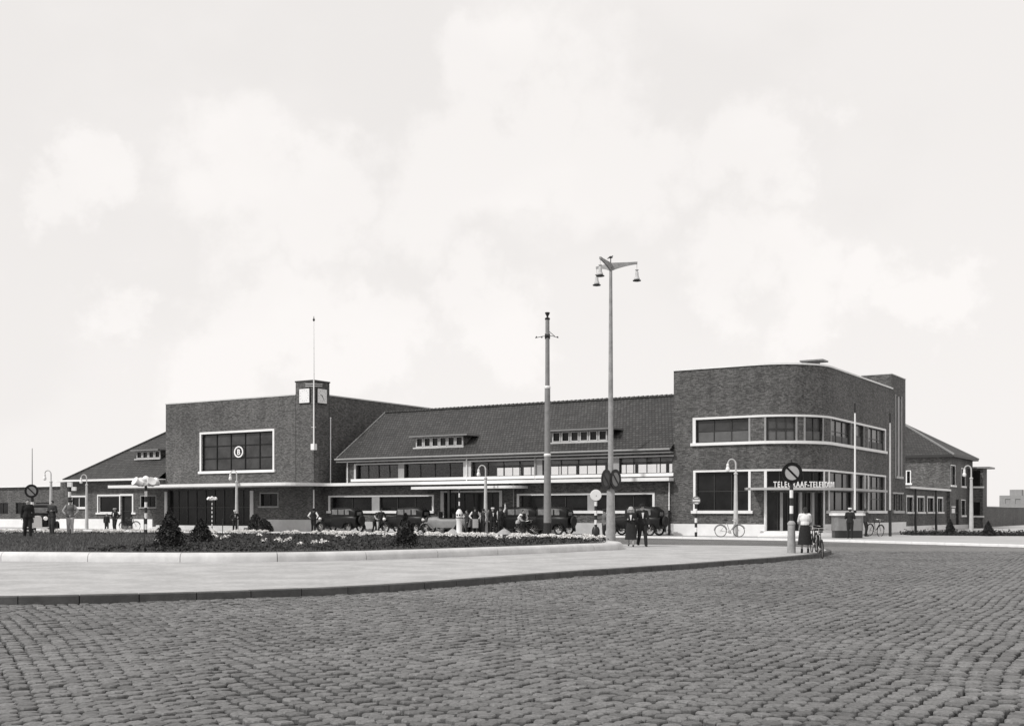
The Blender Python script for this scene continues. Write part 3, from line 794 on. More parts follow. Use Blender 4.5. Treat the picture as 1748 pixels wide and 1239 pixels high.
def dormer(u0,u1,v0,z0,z1,n,slope,vend,right_ext=0.55,m=TILE_U):
    mb = MB(); Pd = flatP((0,v0),(1,0))
    hs = [(u0+(u1-u0)*(i+0.16)/n, u0+(u1-u0)*(i+0.84)/n, z0+0.16, z1-0.1) for i in range(n)]
    facade(mb,Pd,u0,u1,z0,z1,hs,0.1); d = mb.build('dormer',PALE,st,False)
    for h_ in hs:
        mb = MB(); band(mb,Pd,h_[0]-0.05,h_[1]+0.05,h_[2]-0.05,h_[2],-0.05,0.03); band(mb,Pd,h_[0]-0.05,h_[1]+0.05,h_[3],h_[3]+0.05,-0.05,0.03)
        band(mb,Pd,h_[0]-0.06,h_[0],h_[2],h_[3],-0.05,0.027); band(mb,Pd,h_[1],h_[1]+0.06,h_[2],h_[3],-0.05,0.027)
        mb.build('window_frame',CONC,d,False)
        mb = MB(); band(mb,Pd,h_[0],h_[1],h_[2],h_[3],-0.09,-0.08); mb.build('pane',GLASS,d,False)
    mb = MB(); mb.box(u0-0.15,u1+0.08,v0-0.14,v0,z0-0.02,z0+0.08); mb.build('sill',CONC,d,False)
    mb = MB()
    for uu in (u0,u1):
        mb = MB(); mb.add([(uu,v0,z0),(uu,vend,z0+(vend-v0)*slope),(uu,vend,z1),(uu,v0,z1)],[(0,1,2,3)])
        mb.build('cheek',BRICK,d,False)
    mb = MB(); mb.box(u0-0.35,u1+right_ext,v0-0.38,vend+0.25,z1,z1+0.11); mb.build('flat_roof',GREYP,d,False)
dormer(-21.05,-16.75,0.55,6.28,7.10,6,0.66,1.9)
dormer(-9.35,-5.05,0.55,6.28,7.10,6,0.66,1.9)
# tower block
Pt = flatP((UL,VT),(1,0)); s = lambda px: upx(px,VT)-UL
bigw = (s(344),s(466),zpy(803,-38,VT),zpy(738.5,-38,VT))
ent = (s(286),s(428),0.5,3.45)
sw = (s(445),s(474),2.05,3.05)
mb = MB(); facade(mb,Pt,0,UT-UL,0,PAR,[bigw,ent,sw],0.3)
Pside = flatP((UT,VT),(0,1)); facade(mb,Pside,0,15.1,0,PAR)
facade(mb,flatP((UT,14.0),(-1,0)),0,UT-UL,0,PAR); facade(mb,flatP((UL,14.0),(0,-1)),0,15.1,0,PAR)
mb.build('tower_wall',BRICK,st,False)
mb = MB(); mb.box(UL+0.3,UT-0.3,VT+0.3,13.7,9.9,10.0); mb.build('flat_roof',GREYP,st,False)
mb = MB(); mb.box(UL-0.04,UT-1.85,VT-0.05,VT+0.28,PAR,PAR+0.09); mb.box(UL-0.04,UL+0.28,VT+0.28,14.04,PAR,PAR+0.085)
mb.box(UL+0.28,UT+0.04,13.72,14.04,PAR,PAR+0.087); mb.box(UT-0.28,UT+0.05,VT+1.8,13.72,PAR,PAR+0.09); mb.build('coping',CONC,st,False)
mb = MB(); mb.box(UT-1.85,UT+0.015,VT-0.015,VT+1.8,10.6,11.66); mb.build('clock_turret',BRICK,st,False)
mb = MB(); mb.box(UT-1.9,UT+0.06,VT-0.06,VT+1.85,11.66,11.76); mb.build('coping',FRAMED,st,False)
# joints of the corner pylon
mb = MB(); mb.box(UT-1.87,UT-1.84,VT-0.012,VT,3.8,10.6); mb.box(UT,UT+0.012,VT+1.79,VT+1.82,3.8,10.6); mb.build('wall_joint',FRAMED,st,False)
def clock(P_, a, b, c, d, hands=True):
    mb = MB(); band(mb,P_,a,b,c,d,0.015,0.09); k = mb.build('clock',WPAINT,st,False)
    mb = MB(); f = 0.03
    band(mb,P_,a-f,b+f,d,d+f,0.01,0.11); band(mb,P_,a-f,b+f,c-f,c,0.01,0.11); band(mb,P_,a-f,a,c,d,0.01,0.107); band(mb,P_,b,b+f,c,d,0.01,0.107); mb.build('frame',FRAMED,k,False)
    cs,cz = (a+b)/2,(c+d)/2; rr = (d-c)/2*0.82
    mb = MB()
    for i in range(12):
        t = R(30*i); w = 0.016
        p0=(cs+math.sin(t)*rr*0.86,cz+math.cos(t)*rr*0.86); p1=(cs+math.sin(t)*rr,cz+math.cos(t)*rr)
        mb = MB(); mb.tube([P_(p0[0],p0[1],0.095),P_(p1[0],p1[1],0.095)],0.013,4)
        mb.build('hour_mark',FRAMED,k,False)
    if not hands: return
    mb = MB()
    for ang,L,w in ((-62,0.55,0.028),(150,0.82,0.02)):
        t=R(ang); mb.tube([P_(cs-math.sin(t)*0.06,cz-math.cos(t)*0.06,0.1),P_(cs+math.sin(t)*rr*L,cz+math.cos(t)*rr*L,0.1)],[w,w*0.6],5)
    mb.build('clock_hands',BLACKP,k,False)
clock(Pt, s(512), s(529.5), 10.02, 11.12, False); clock(Pside, 0.34, 1.42, 10.02, 11.12)
# flagpole bracketed to the corner
fx, fy = UT+0.16, VT-0.16
mb = MB(); mb.tube([(fx,fy,6.6),(fx,fy,11.9),(fx,fy,16.2)],[0.06,0.05,0.022],8); fp = mb.build('flagpole',WPAINT,st)
mb = MB(); mb.lathe([(0.02,0),(0.075,0.07),(0.09,0.15),(0.04,0.24),(0.01,0.42)],(fx,fy,16.2),8); mb.build('finial',DARK,fp)
mb = MB(); mb.box(fx-0.17,fx+0.17,fy-0.17,fy+0.17,6.35,6.82); mb.build('foot_box',WPAINT,fp,False)
mb = MB()
for z in (11.25,11.4,8.1):
    for d in ((-0.9,0.05),(0.05,0.9)) if z>9 else ((-0.25,0.0),(0.0,0.25)):
        mb.tube([(fx,fy,z),(fx+d[0],fy+d[1],z+(0.06 if z>9 else 0))],0.02,5)
mb.build('bracket',WPAINT,fp)
downpipe(st,UT+0.08,0.75,3.8,9.0); downpipe(st,UT+0.1,VT-0.1,1.6,3.3,0.05)
window(st,Pt,bigw,5,3,GLASSG,depth=0.22,bw_=0.1,frame=BLACKP)
surround(st,Pt,bigw,0.17,0.06,0.2)
# emblem: letter B in a ring on the tower window
me = copy_text('B',0.62,0.02,0.012)
em = MB(); cs,cz = s(406.6), zpy(771.2,-38,VT)
ring = MB(); n=28
for i in range(n):
    t0,t1 = 2*math.pi*i/n,2*math.pi*(i+1)/n
    q=[]
    for t in (t0,t1):
        for r_ in (0.36,0.46):
            for o_ in (-0.08,-0.03): q.append(Pt(cs+r_*1.1*math.cos(t),cz+r_*math.sin(t),o_))
    ring.add(q,[(0,1,5,4),(2,6,7,3),(1,3,7,5),(0,4,6,2)])
e = ring.build('emblem_ring',WPAINT,st)
lb = link('emblem_letter',me,WPAINT,e,False); lb.location=(UL+cs-0.0,VT+0.05,cz-0.22); lb.rotation_euler=(R(90),0,0)
window(st,Pt,sw,2,1,GLASS,depth=0.16); surround(st,Pt,sw,0.09,0.03,0.12,PALE)
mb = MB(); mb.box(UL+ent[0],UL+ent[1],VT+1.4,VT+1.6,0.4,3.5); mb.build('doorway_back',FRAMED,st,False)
window(st,Pt,ent,9,2,GLASS,depth=0.28,bw_=0.07,name='entrance_door')
mb = MB()
band(mb,Pt,ent[1],ent[1]+0.34,0.1,3.3,-0.05,0.1); mb.build('door_jamb',CONC,st,False)
mb = MB(); band(mb,Pt,ent[0]-0.28,ent[0],0.1,3.3,-0.05,0.1); mb.build('door_jamb',CONC,st,False)
mb = MB()
for i in range(3): mb.box(UL+ent[0]-0.7,UL+ent[1]+0.3,VT-1.45+0.4*i,VT-0.005,0.1+0.13*i,0.1+0.13*(i+1)+0.001)
mb.build('steps',CONC,st,False)
mb = MB(); band(mb,Pt,ent[1]+0.8,UT-UL+0.05,0.05,1.0,-0.1,0.06); band(mb,Pside,0,1.15,0.05,1.0,-0.1,0.05); mb.build('plinth',CONC,st,False)
# left wing
LV = -1.0; LU = upx(103,LV)
Pl = flatP((LU,LV),(1,0)); sl = lambda px: upx(px,LV)-LU
w1=(sl(121),sl(146),2.0,2.95); w2=(sl(168),sl(204),1.55,3.0); dr=(sl(208),sl(226),0.35,3.0); w3=(sl(241),sl(266),2.0,2.95)
mb = MB(); facade(mb,Pl,0,UL-LU,0,4.3,[w1,w2,dr,w3],0.2); facade(mb,flatP((LU,12),(0,-1)),0,13,0,4.3); facade(mb,flatP((UL,12),(-1,0)),0,UL-LU,0,4.3)
mb.build('left_wing_wall',BRICK,st,False)
window(st,Pl,w1,2,1,depth=0.15,frame=WPAINT); surround(st,Pl,w1,0.12,0.04,0.14)
window(st,Pl,w2,1,1,depth=0.15,frame=WPAINT); surround(st,Pl,w2,0.13,0.04,0.16)
window(st,Pl,w3,2,1,depth=0.15); surround(st,Pl,w3,0.08,0.03,0.1,PALE)
window(st,Pl,dr,1,2,depth=0.15,name='side_door'); 
mb = MB(); band(mb,Pl,dr[1],dr[1]+0.16,1.4,3.0,-0.1,0.05); band(mb,Pl,dr[0]-0.2,dr[1]+0.16,3.0,3.16,-0.1,0.05); band(mb,Pl,dr[1]-0.02,dr[1]+0.5,1.4,1.56,-0.1,0.1); mb.build('door_surround',WHITE,st,False)
mb = MB(); band(mb,Pl,0,dr[0]-0.05,0.05,0.98,-0.1,0.06); band(mb,Pl,dr[1]+0.05,dr[1]+2.6,0.05,0.98,-0.1,0.06); mb.build('plinth',WHITE,st,False)
le, lr, lz, lzr = -1.9, 5.1, 4.42, 9.3
hl = upx(107,le)
mb = MB()
mb.add([(hl,le,lz),(UL-0.01,le,lz),(UL-0.01,lr,lzr),(hl+7,lr,lzr),(UL-0.01,12.1,lz),(hl,12.1,lz)],[(0,1,2,3),(3,2,4,5)])
r2 = mb.build('roof',TILE_U,st,False)
mb = MB(); mb.add([(hl,le,lz),(hl+7,lr,lzr),(hl,12.1,lz)],[(0,1,2)]); mb.build('hip_end',TILE_V,r2,False)
mb = MB(); mb.tube([(hl,le,lz+0.04),(hl+7,lr,lzr+0.04)],0.1,6); mb.build('hip_tiles',TILE_U,r2)
mb = MB(); mb.box(hl-0.9,UL-0.02,le-0.12,le+0.02,lz-0.12,lz+0.05); mb.box(hl-0.9,hl-0.75,le+0.02,12.2,lz-0.12,lz+0.05); mb.box(hl-0.75,UL-0.02,le+0.02,12.2,lz-0.1,lz-0.02); mb.build('eaves',WHITE,r2,False)
dormer(upx(233,0.55),upx(274,0.55),0.55,6.2,6.95,4,0.70,1.7,0.1)
# far left low annexe, flat roofed
an = empty('station_annexe', W2(LU-22,1.6), TH, 'low flat-roofed brick annexe behind the standing people at the far left', 'building')
Pa = flatP((0,0),(1,0)); hs=[(2+3.2*i,4+3.2*i,1.4,2.5) for i in range(5)]
mb = MB(); facade(mb,Pa,0,21,0,4.0,hs,0.15); facade(mb,flatP((21,0),(0,1)),0,8,0,4.0); facade(mb,flatP((0,8),(0,-1)),0,8,0,4.0); facade(mb,flatP((21,8),(-1,0)),0,21,0,4.0); mb.build('wall',BRICK,an,False)
for h_ in hs: window(an,Pa,h_,2,1,depth=0.12)
mb = MB(); mb.box(-0.3,21.3,-0.3,8.3,4.0,4.16); mb.build('roof',WHITE,an,False)
mb = MB(); band(mb,Pa,0,21,0,0.9,-0.05,0.05); mb.build('plinth',WHITE,an,False)

# ------------------------------------------------------------------ post office
po = empty('post_office', P1, TH, 'brick telegraph office with curved corner, white window bands and canopy', 'building')
Wd, Rr, VE = 9.07, 3.7, 18.5
S1 = Wd-Rr; S2 = S1+Rr*math.pi/2; S3 = S2+VE-Rr
def PP(s_, z, off=0.0):
    if s_ <= S1: return (s_, -off, z)
    if s_ <= S2:
        t = (s_-S1)/Rr; return (S1+(Rr+off)*math.sin(t), Rr-(Rr+off)*math.cos(t), z)
    return (Wd+off, Rr+(s_-S2), z)
tab = []
for i in range(4001):
    s_ = (S3+5)*i/4000; p = PP(s_,0); w = W2(p[0],p[1]); tab.append((HX+w.x/w.y*F, s_))
def sp(px):
    for i in range(len(tab)-1):
        if tab[i][0] <= px <= tab[i+1][0]: return tab[i][1]
    return tab[-1][1]
EX = [S1+(S2-S1)*i/18 for i in range(19)]
f0,f1 = 5.95, 7.42
fw = [(sp(1188),sp(1278),3),(sp(1308),sp(1358),3),(sp(1375),sp(1404),2),(sp(1419),sp(1452),3),(sp(1461),sp(1474),1),(sp(1482),sp(1510),3)]
g0,g1 = 1.68, 4.10
gw = [(sp(1189),sp(1278),g0,g1),(sp(1309),sp(1405),0.45,2.80),(sp(1309),sp(1405),3.12,g1),(sp(1415),sp(1455),g0,g1),(sp(1463),sp(1475),g0,g1),(sp(1482),sp(1510),g0,g1)]
TOPZ = 10.6
holes = [(a,b,f0,f1) for a,b,n_ in fw]+gw
mb = MB(); facade(mb,PP,0,S3,0,TOPZ,holes,0.22,EX); facade(mb,flatP((0,VE),(0,-1)),0,VE,0,TOPZ)
facade(mb,flatP((Wd,VE),(-1,0)),0,Wd,0,TOPZ); mb.build('wall',BRICK,po,False)
mb = MB(); mb.add([PP(e,TOPZ-0.25,-0.1) for e in [0]+EX+[S3]]+[(0.1,VE-0.1,TOPZ-0.25)],[tuple(range(len(EX)+3))]); mb.build('flat_roof',GREYP,po,False)
for i,(a,b,n_) in enumerate(fw):
    w_ = window(po,PP,(a,b,f0,f1),n_,2,GLASSG,depth=0.18,extra=EX)
    mb = MB(); zt_ = f0+[0.68,0.55,0.6,0.5,0.7,0.55][i]; band(mb,PP,a+0.03+(0.0 if i else 0.1),b-0.03,f0+0.05,zt_,-0.178,-0.172,EX); mb.build('blind',BLIND,w_,False)
for i,g_ in enumerate(gw):
    window(po,PP,g_,[3,6,5,3,1,3][i],[2,1,1,2,2,3][i],GLASS,depth=0.18 if i!=1 else 0.2,extra=EX,name='entrance_door' if i==1 else 'window')
mb = MB(); band(mb,PP,fw[0][0]-0.2,fw[-1][1]+0.2,f1,f1+0.13,-0.1,0.06,EX); band(mb,PP,fw[0][0]-0.2,fw[0][0],f0,f1,-0.1,0.056); band(mb,PP,fw[-1][1],fw[-1][1]+0.2,f0,f1,-0.1,0.056)
band(mb,PP,fw[0][0]-0.32,fw[-1][1]+0.3,f0-0.18,f0,-0.1,0.15,EX); mb.build('window_band',WHITE,po,True,40)
for i in range(5):
    mb = MB(); a,b=fw[i][1],fw[i+1][0]; band(mb,PP,a,a+0.12,f0,f1,-0.1,0.02); mb.build('window_jamb',PALE,po,False); mb = MB(); band(mb,PP,b-0.12,b,f0,f1,-0.1,0.02); mb.build('window_jamb',PALE,po,False)
mb = MB(); band(mb,PP,gw[0][0]-0.2,gw[-1][1]+0.2,g1,g1+0.12,-0.1,0.06,EX)
for x in (gw[0][0]-0.2,gw[0][1],gw[3][0]-0.13,gw[3][1],gw[5][0]-0.16,gw[5][1],gw[4][1]):
    band(mb,PP,x,x+0.15,g0,g1,-0.1,0.056)
band(mb,PP,gw[1][0]-0.16,gw[1][0],0.45,g1,-0.1,0.056); band(mb,PP,gw[1][1],gw[1][1]+0.12,0.45,g1,-0.1,0.056)
band(mb,PP,gw[0][0]-0.32,gw[0][1]+0.3,g0-0.18,g0,-0.1,0.15)
band(mb,PP,gw[3][0]-0.35,gw[4][1]+0.3,g0-0.18,g0,-0.1,0.32,EX); band(mb,PP,gw[5][0]-0.25,gw[5][1]+0.25,g0-0.18,g0,-0.1,0.15)
mb.build('ground_window_band',WHITE,po,True,40)
for x in (1334,1367,1388):
    mb = MB(); k = sp(x); band(mb,PP,k-0.08,k+0.08,0.45,2.8,-0.16,0.03); mb.build('door_pillar',PALE,po,False)
mb = MB(); band(mb,PP,0.01,gw[1][0]-0.16,0.05,0.84,-0.1,0.05,EX); band(mb,PP,gw[1][1]+0.12,S3+4.0,0.05,0.84,-0.1,0.05,EX); mb.build('plinth',WHITE,po,True,40)
mb = MB()
for i in range(3): band(mb,PP,gw[1][0]-0.3,gw[1][1]+0.35,0.08+0.12*i,0.08+0.12*(i+1),-0.1,1.15-0.35*i,EX)
mb.build('steps',WHITE,po,True,40)
mb = MB(); c0 = sp(1290); c1 = sp(1481); band(mb,PP,c0-0.2,c1,2.93,3.07,-0.05,1.35,EX); mb.build('canopy',CANM,po,True,40)
mb = MB(); band(mb,PP,-0.03,S3+0.05,TOPZ,TOPZ+0.1,-0.3,0.07,EX); mb.build('coping',WHITE,po,True,40)
mb = MB(); mb.box(7.2,7.8,4.8,5.4,TOPZ-0.25,TOPZ+0.62); mb.box(6.75,8.25,4.5,5.7,TOPZ+0.62,TOPZ+0.72); mb.build('roof_vent',GREYP,po,False)
# TELEGRAAF-TELEFOON standing on the canopy edge
txt = 'TELEGRAAF-TELEFOON'
def s_off(px,off):
    best=None
    for i in range(1200):
        s_ = 2+12*i/1200; p = PP(s_,0,off); w=W2(p[0],p[1]); x=HX+w.x/w.y*F
        if best is None or abs(x-px)<best[0]: best=(abs(x-px),s_)
    return best[1]
sa, sb = s_off(1320,1.2), s_off(1424,1.2)
adv = {'-':0.6,'T':0.95,'E':0.95,'L':0.85,'G':1.15,'R':1.05,'A':1.1,'F':0.9,'O':1.2,'N':1.1}
tot = sum(adv[c] for c in txt); acc = 0
lt = None; letters = MB()
for ch in txt:
    w = adv[ch]; s_ = sa+(sb-sa)*(acc+w/2)/tot; acc += w
    me = copy_text(ch,0.48,0.03,0.010)
    p = Vector(PP(s_,0,1.2)); p2 = Vector(PP(s_+0.05,0,1.2)); d=(p2-p).normalized(); ang=math.atan2(d.y,d.x)
    M = Matrix.Translation((p.x,p.y,3.09)) @ Matrix.Rotation(ang,4,'Z') @ Matrix.Rotation(R(90),4,'X') @ Matrix.Diagonal((0.66 if ch!='-' else 0.8,1,1,1))
    letters.add([M @ v.co for v in me.vertices],[tuple(p_.vertices) for p_ in me.polygons])
lt = letters.build('lettering',WPAINT,po,False); lt['label']='white block letters reading TELEGRAAF-TELEFOON'
# stair tower
TZ = 11.68; tu = 6.9
TV0, TV1 = VE-0.25, 22.5
Pst = flatP((Wd-0.005,TV0),(0,1)); vv = lambda px: vpx(px,Wd)-TV0
slit = [(vv(1529),vv(1532.6),4.25,10.2),(vv(1534.5),vv(1538.5),4.25,10.2)]
lw = [(vv(1525.5),vv(1532),1.68,2.95),(vv(1534),vv(1540),1.68,2.95)]
mb = MB(); facade(mb,Pst,0,TV1-TV0,0,TZ,slit+lw,0.2); facade(mb,flatP((tu,TV0),(1,0)),0,Wd-tu-0.005,TOPZ-0.3,TZ)
facade(mb,flatP((tu,TV1),(0,-1)),0,TV1-TV0,TOPZ-0.3,TZ); facade(mb,flatP((Wd-0.005,TV1),(-1,0)),0,6,0,TZ)
mb.add([(tu,TV0,TZ-0.05),(Wd-0.01,TV0,TZ-0.05),(Wd-0.01,TV1,TZ-0.05),(tu,TV1,TZ-0.05)],[(0,1,2,3)])
mb.build('stair_tower',BRICK,po,False)
for h_ in slit: window(po,Pst,h_,1,5,GLASSG,depth=0.15,bw_=0.09,frame=PALE)
for h_ in lw: window(po,Pst,h_,1,1,GLASS,depth=0.15,frame=PALE)
mb = MB(); band(mb,Pst,slit[0][0]-0.15,slit[1][1]+0.2,4.08,4.25,-0.05,0.14); band(mb,Pst,slit[0][0]-0.14,slit[0][0],4.25,10.3,-0.05,0.04); band(mb,Pst,slit[1][1],slit[1][1]+0.14,4.25,10.3,-0.05,0.04)
band(mb,Pst,slit[0][1],slit[1][0],4.25,10.2,-0.05,0.04)
band(mb,Pst,lw[0][0]-0.3,lw[1][1]+0.3,1.5,1.68,-0.05,0.12); band(mb,Pst,lw[0][0]-0.3,lw[1][1]+0.3,2.95,3.05,-0.05,0.05); mb.build('stair_window_surround',CANM,po,False)
mb = MB(); mb.box(tu-0.03,Wd+0.03,TV0-0.03,TV1+0.03,TZ,TZ+0.06); mb.build('coping',CONC,po,False)
# single storey range behind the tower
lwv0, lwv1 = TV1+0.01, 37.2
Pw = flatP((Wd-0.01,lwv0),(0,1)); vw = lambda px: vpx(px,Wd)-lwv0
ws = [(vw(a),vw(b),1.6,2.75) for a,b in ((1548,1558),(1566,1577),(1583.5,1593.5),(1600.5,1609))]
mb = MB(); facade(mb,Pw,0,lwv1-lwv0,0,3.4,ws,0.18); mb.build('range_wall',BRICK,po,False)
mb = MB(); mb.box(2,Wd+0.35,lwv0,lwv1-0.01,3.4,3.56); mb.build('range_roof',WHITE,po,False)
for h_ in ws: window(po,Pw,h_,2,1,GLASS,depth=0.14,frame=FRAMED); surround(po,Pw,h_,0.14,0.03,0.14,CONC if 0 else WHITE)
mb = MB(); band(mb,Pw,0,lwv1-lwv0,0.05,0.5,-0.05,0.04); mb.build('range_plinth',WHITE,po,False)
for px in (1563,1598):
    vq = vpx(px,Wd+0.3); mb = MB(); mb.tube([(Wd+0.3,vq,0.1),(Wd+0.3,vq,1.6),(Wd+0.3,vq,3.4)],[0.11,0.08,0.07],8); mb.build('roof_post',DARK,po)

# house with hipped roof at the right end
hs_ = empty('brick_house', P1, TH, 'two-storey brick house with hipped tiled roof at the right end', 'house')
hv0,hv1,hu0,hu1 = 37.2,47.2,-4.0,Wd+0.25
EZ = 6.55
Pf = flatP((hu0,hv0),(1,0)); Pr = flatP((hu1,hv0),(0,1))
fu = lambda px: upx(px,hv0)-hu0; fv = lambda px: vpx(px,hu1)-hv0
smw = (fu(1548),fu(1553.5),4.15,5.2)
rh = [(fv(1623),fv(1630.5),3.95,5.65),(fv(1641),fv(1647.5),3.95,5.5),(fv(1641),fv(1647.5),1.3,2.65),(fv(1631.5),fv(1637),0.3,2.75)]
mb = MB(); facade(mb,Pf,0,hu1-hu0,0,EZ,[smw],0.15); facade(mb,Pr,0,hv1-hv0,0,EZ,rh,0.15); facade(mb,flatP((hu1,hv1),(-1,0)),0,hu1-hu0,0,EZ); facade(mb,flatP((hu0,hv1),(0,-1)),0,hv1-hv0,0,EZ)
mb.build('wall',BRICK2,hs_,False)
for P_,h_ in ((Pf,smw),(Pr,rh[0]),(Pr,rh[1]),(Pr,rh[2])):
    window(hs_,P_,h_,1,2,GLASS,depth=0.12,frame=FRAMED); surround(hs_,P_,h_,0.08,0.02,0.16,WHITE)
window(hs_,Pr,rh[3],1,2,GLASS,depth=0.12,name='door')
mb = MB(); o_=0.45; vm=(hv0+hv1)/2; RZ=9.75; ru=hu1-5.1
E=[(hu0-o_,hv0-o_,EZ),(hu1+o_,hv0-o_,EZ),(hu1+o_,hv1+o_,EZ),(hu0-o_,hv1+o_,EZ),(hu0,vm,RZ),(ru,vm,RZ)]
mb.add(E,[(0,1,5,4),(2,3,4,5),(3,0,4)]); hr = mb.build('roof',TILE_U,hs_,False)
mb = MB(); mb.add([E[1],E[2],E[5]],[(0,1,2)]); mb.build('hip_end',TILE_V,hr,False)
mb = MB(); mb.tube([E[4],E[5]],0.1,6); mb.tube([E[5],E[1]],0.1,6); mb.tube([E[5],E[2]],0.1,6); mb.build('hip_tiles',GREYP,hr)
mb = MB(); mb.box(hu0-o_,hu1+o_,hv0-o_,hv1+o_,EZ-0.18,EZ-0.01); mb.build('eaves',FRAMED,hr,False)
mb = MB(); mb.box(hu1,hu1+1.3,hv1-2.2,hv1-0.2,0,5.6); by = mb.build('bay',BRICK2,hs_,False)
mb = MB(); mb.box(hu1-0.1,hu1+1.9,hv1-2.6,hv1+0.4,5.6,5.75); mb.build('bay_roof',GREYP,by,False)
mb = MB(); mb.box(hu1+0.25,hu1+1.05,hv1-2.22,hv1-2.19,4.0,5.4); mb.box(hu1+0.25,hu1+1.05,hv1-2.22,hv1-2.19,1.3,2.5); mb.build('bay_window',GLASS,by,False)
mb = MB(); mb.box(hu1+0.15,hu1+1.4,hv1-2.3,hv1-2.15,3.8,3.95); mb.box(hu1+0.15,hu1+1.4,hv1-2.3,hv1-2.15,1.1,1.25); mb.build('bay_sill',WHITE,by,False)
mb = MB(); band(mb,Pr,0.5,1.9,2.0,2.1,0,0.08); band(mb,Pr,0.6,1.8,1.5,1.9,0,0.04); mb.build('notice_board',WPAINT,hs_,False)
mb = MB(); band(mb,Pr,-0.0,hv1-hv0,0.05,0.45,-0.05,0.05); mb.build('plinth',CONC,hs_,False)
# boundary wall
bwl = empty('boundary_wall', W2(hu1-0.2,hv1+0.1), TH, 'long low brick boundary wall running off right of the house', 'wall')
mb = MB(); mb.box(-0.15,0.15,0,70,0,2.1); mb.build('wall',BRICK2,bwl,False)
mb = MB(); mb.box(-0.2,0.2,0,70,2.1,2.17); mb.build('coping',CONC,bwl,False)
# distant pale buildings
fb = empty('distant_building', (gx(1706,260),260,0), TH, 'faint pale flat-roofed building far beyond the boundary wall', 'building')
Pq = flatP((0,0),(1,0)); hq=[(1.2+2.1*i,2.3+2.1*i,1.2+2.2*j,2.3+2.2*j) for i in range(4) for j in range(2)]
mb = MB(); facade(mb,Pq,0,9.5,0,5.2,hq,0.1); facade(mb,flatP((9.5,0),(0,1)),0,6,0,5.2); mb.prism([(0,0.15),(9.5,0.15),(9.5,6),(0,6)],0,5.3); mb.build('wall',PALE,fb,False)
mb = MB(); mb.box(2,4.5,1,4,5.3,6.6); mb.build('roof_hut',PALE,fb,False)

# ------------------------------------------------------------------ street furniture
# tall three-armed lamp mast
MX, MY = gx(1042.5,48.6), 48.6
ms = empty('lamp_mast', (MX,MY,PZ), 0, 'tallest mast, concrete with three lantern arms, at the tip of the flower bed', 'lamp post')
kz = lambda py: EYE+(HY-py)/F*MY-PZ
mb = MB(); mb.tube([(0,0,-0.05),(0,0,0.9),(0,0,kz(838)),(0,0,kz(832)),(0,0,kz(700)),(0,0,kz(462))],[0.215,0.19,0.165,0.115,0.105,0.065],14); mb.build('shaft',MASTM,ms)
ja = kz(463); jb = kz(449)
for ang in (0, 118, 242):
    a = R(ang); d = Vector((math.cos(a),math.sin(a),0)); n_ = Vector((-d.y,d.x,0))*0.035
    L = 1.12; mb = MB()
    prof = [(0.0,ja,jb),(0.25,ja+0.1,jb+0.01),(0.55,ja+0.19,jb+0.02),(0.85,ja+0.26,jb+0.03),(L,ja+0.30,jb+0.05)]
    vs_=[];
    for x,z0,z1 in prof:
        for sgn in (-1,1):
            for z in (z0,z1): vs_.append(tuple(d*x+n_*sgn+Vector((0,0,z))))
    fs=[]
    for i in range(len(prof)-1):
        b=i*4; c_=b+4; fs += [(b,b+1,c_+1,c_),(b+2,c_+2,c_+3,b+3),(b,c_,c_+2,b+2),(b+1,b+3,c_+3,c_+1)]
    fs += [(0,2,3,1),(16,17,19,18)]
    mb.add(vs_,fs); arm = mb.build('arm',MASTM,ms,False)
    t = d*(L-0.02)+Vector((0,0,ja+0.30))
    mb = MB(); mb.tube([t,t-Vector((0,0,0.3))],0.012,5)
    mb.lathe([(0.05,0),(0.08,-0.03),(0.04,-0.07)],(t.x,t.y,t.z-0.22),10)
    mb.lathe([(0.04,0),(0.07,-0.05),(0.075,-0.2),(0.13,-0.33),(0.12,-0.36),(0.02,-0.36)],(t.x,t.y,t.z-0.3),12); lm = mb.build('lamp',POST,arm)
    mb = MB(); mb.lathe([(0.1,0),(0.18,-0.03),(0.17,-0.06),(0.06,-0.085)],(t.x,t.y,t.z-0.655),14); mb.build('lamp_shade',DARK,arm)
mb = MB(); mb.tube([(0,0,jb),(0,0,jb+0.22)],0.02,6); mb.lathe([(0.05,0),(0.1,0.03),(0.05,0.08)],(0,0,jb+0.2),8); mb.tube([(-0.14,0,jb+0.18),(0.1,0,jb+0.3)],0.02,5); mb.build('top_insulator',DARK,ms)
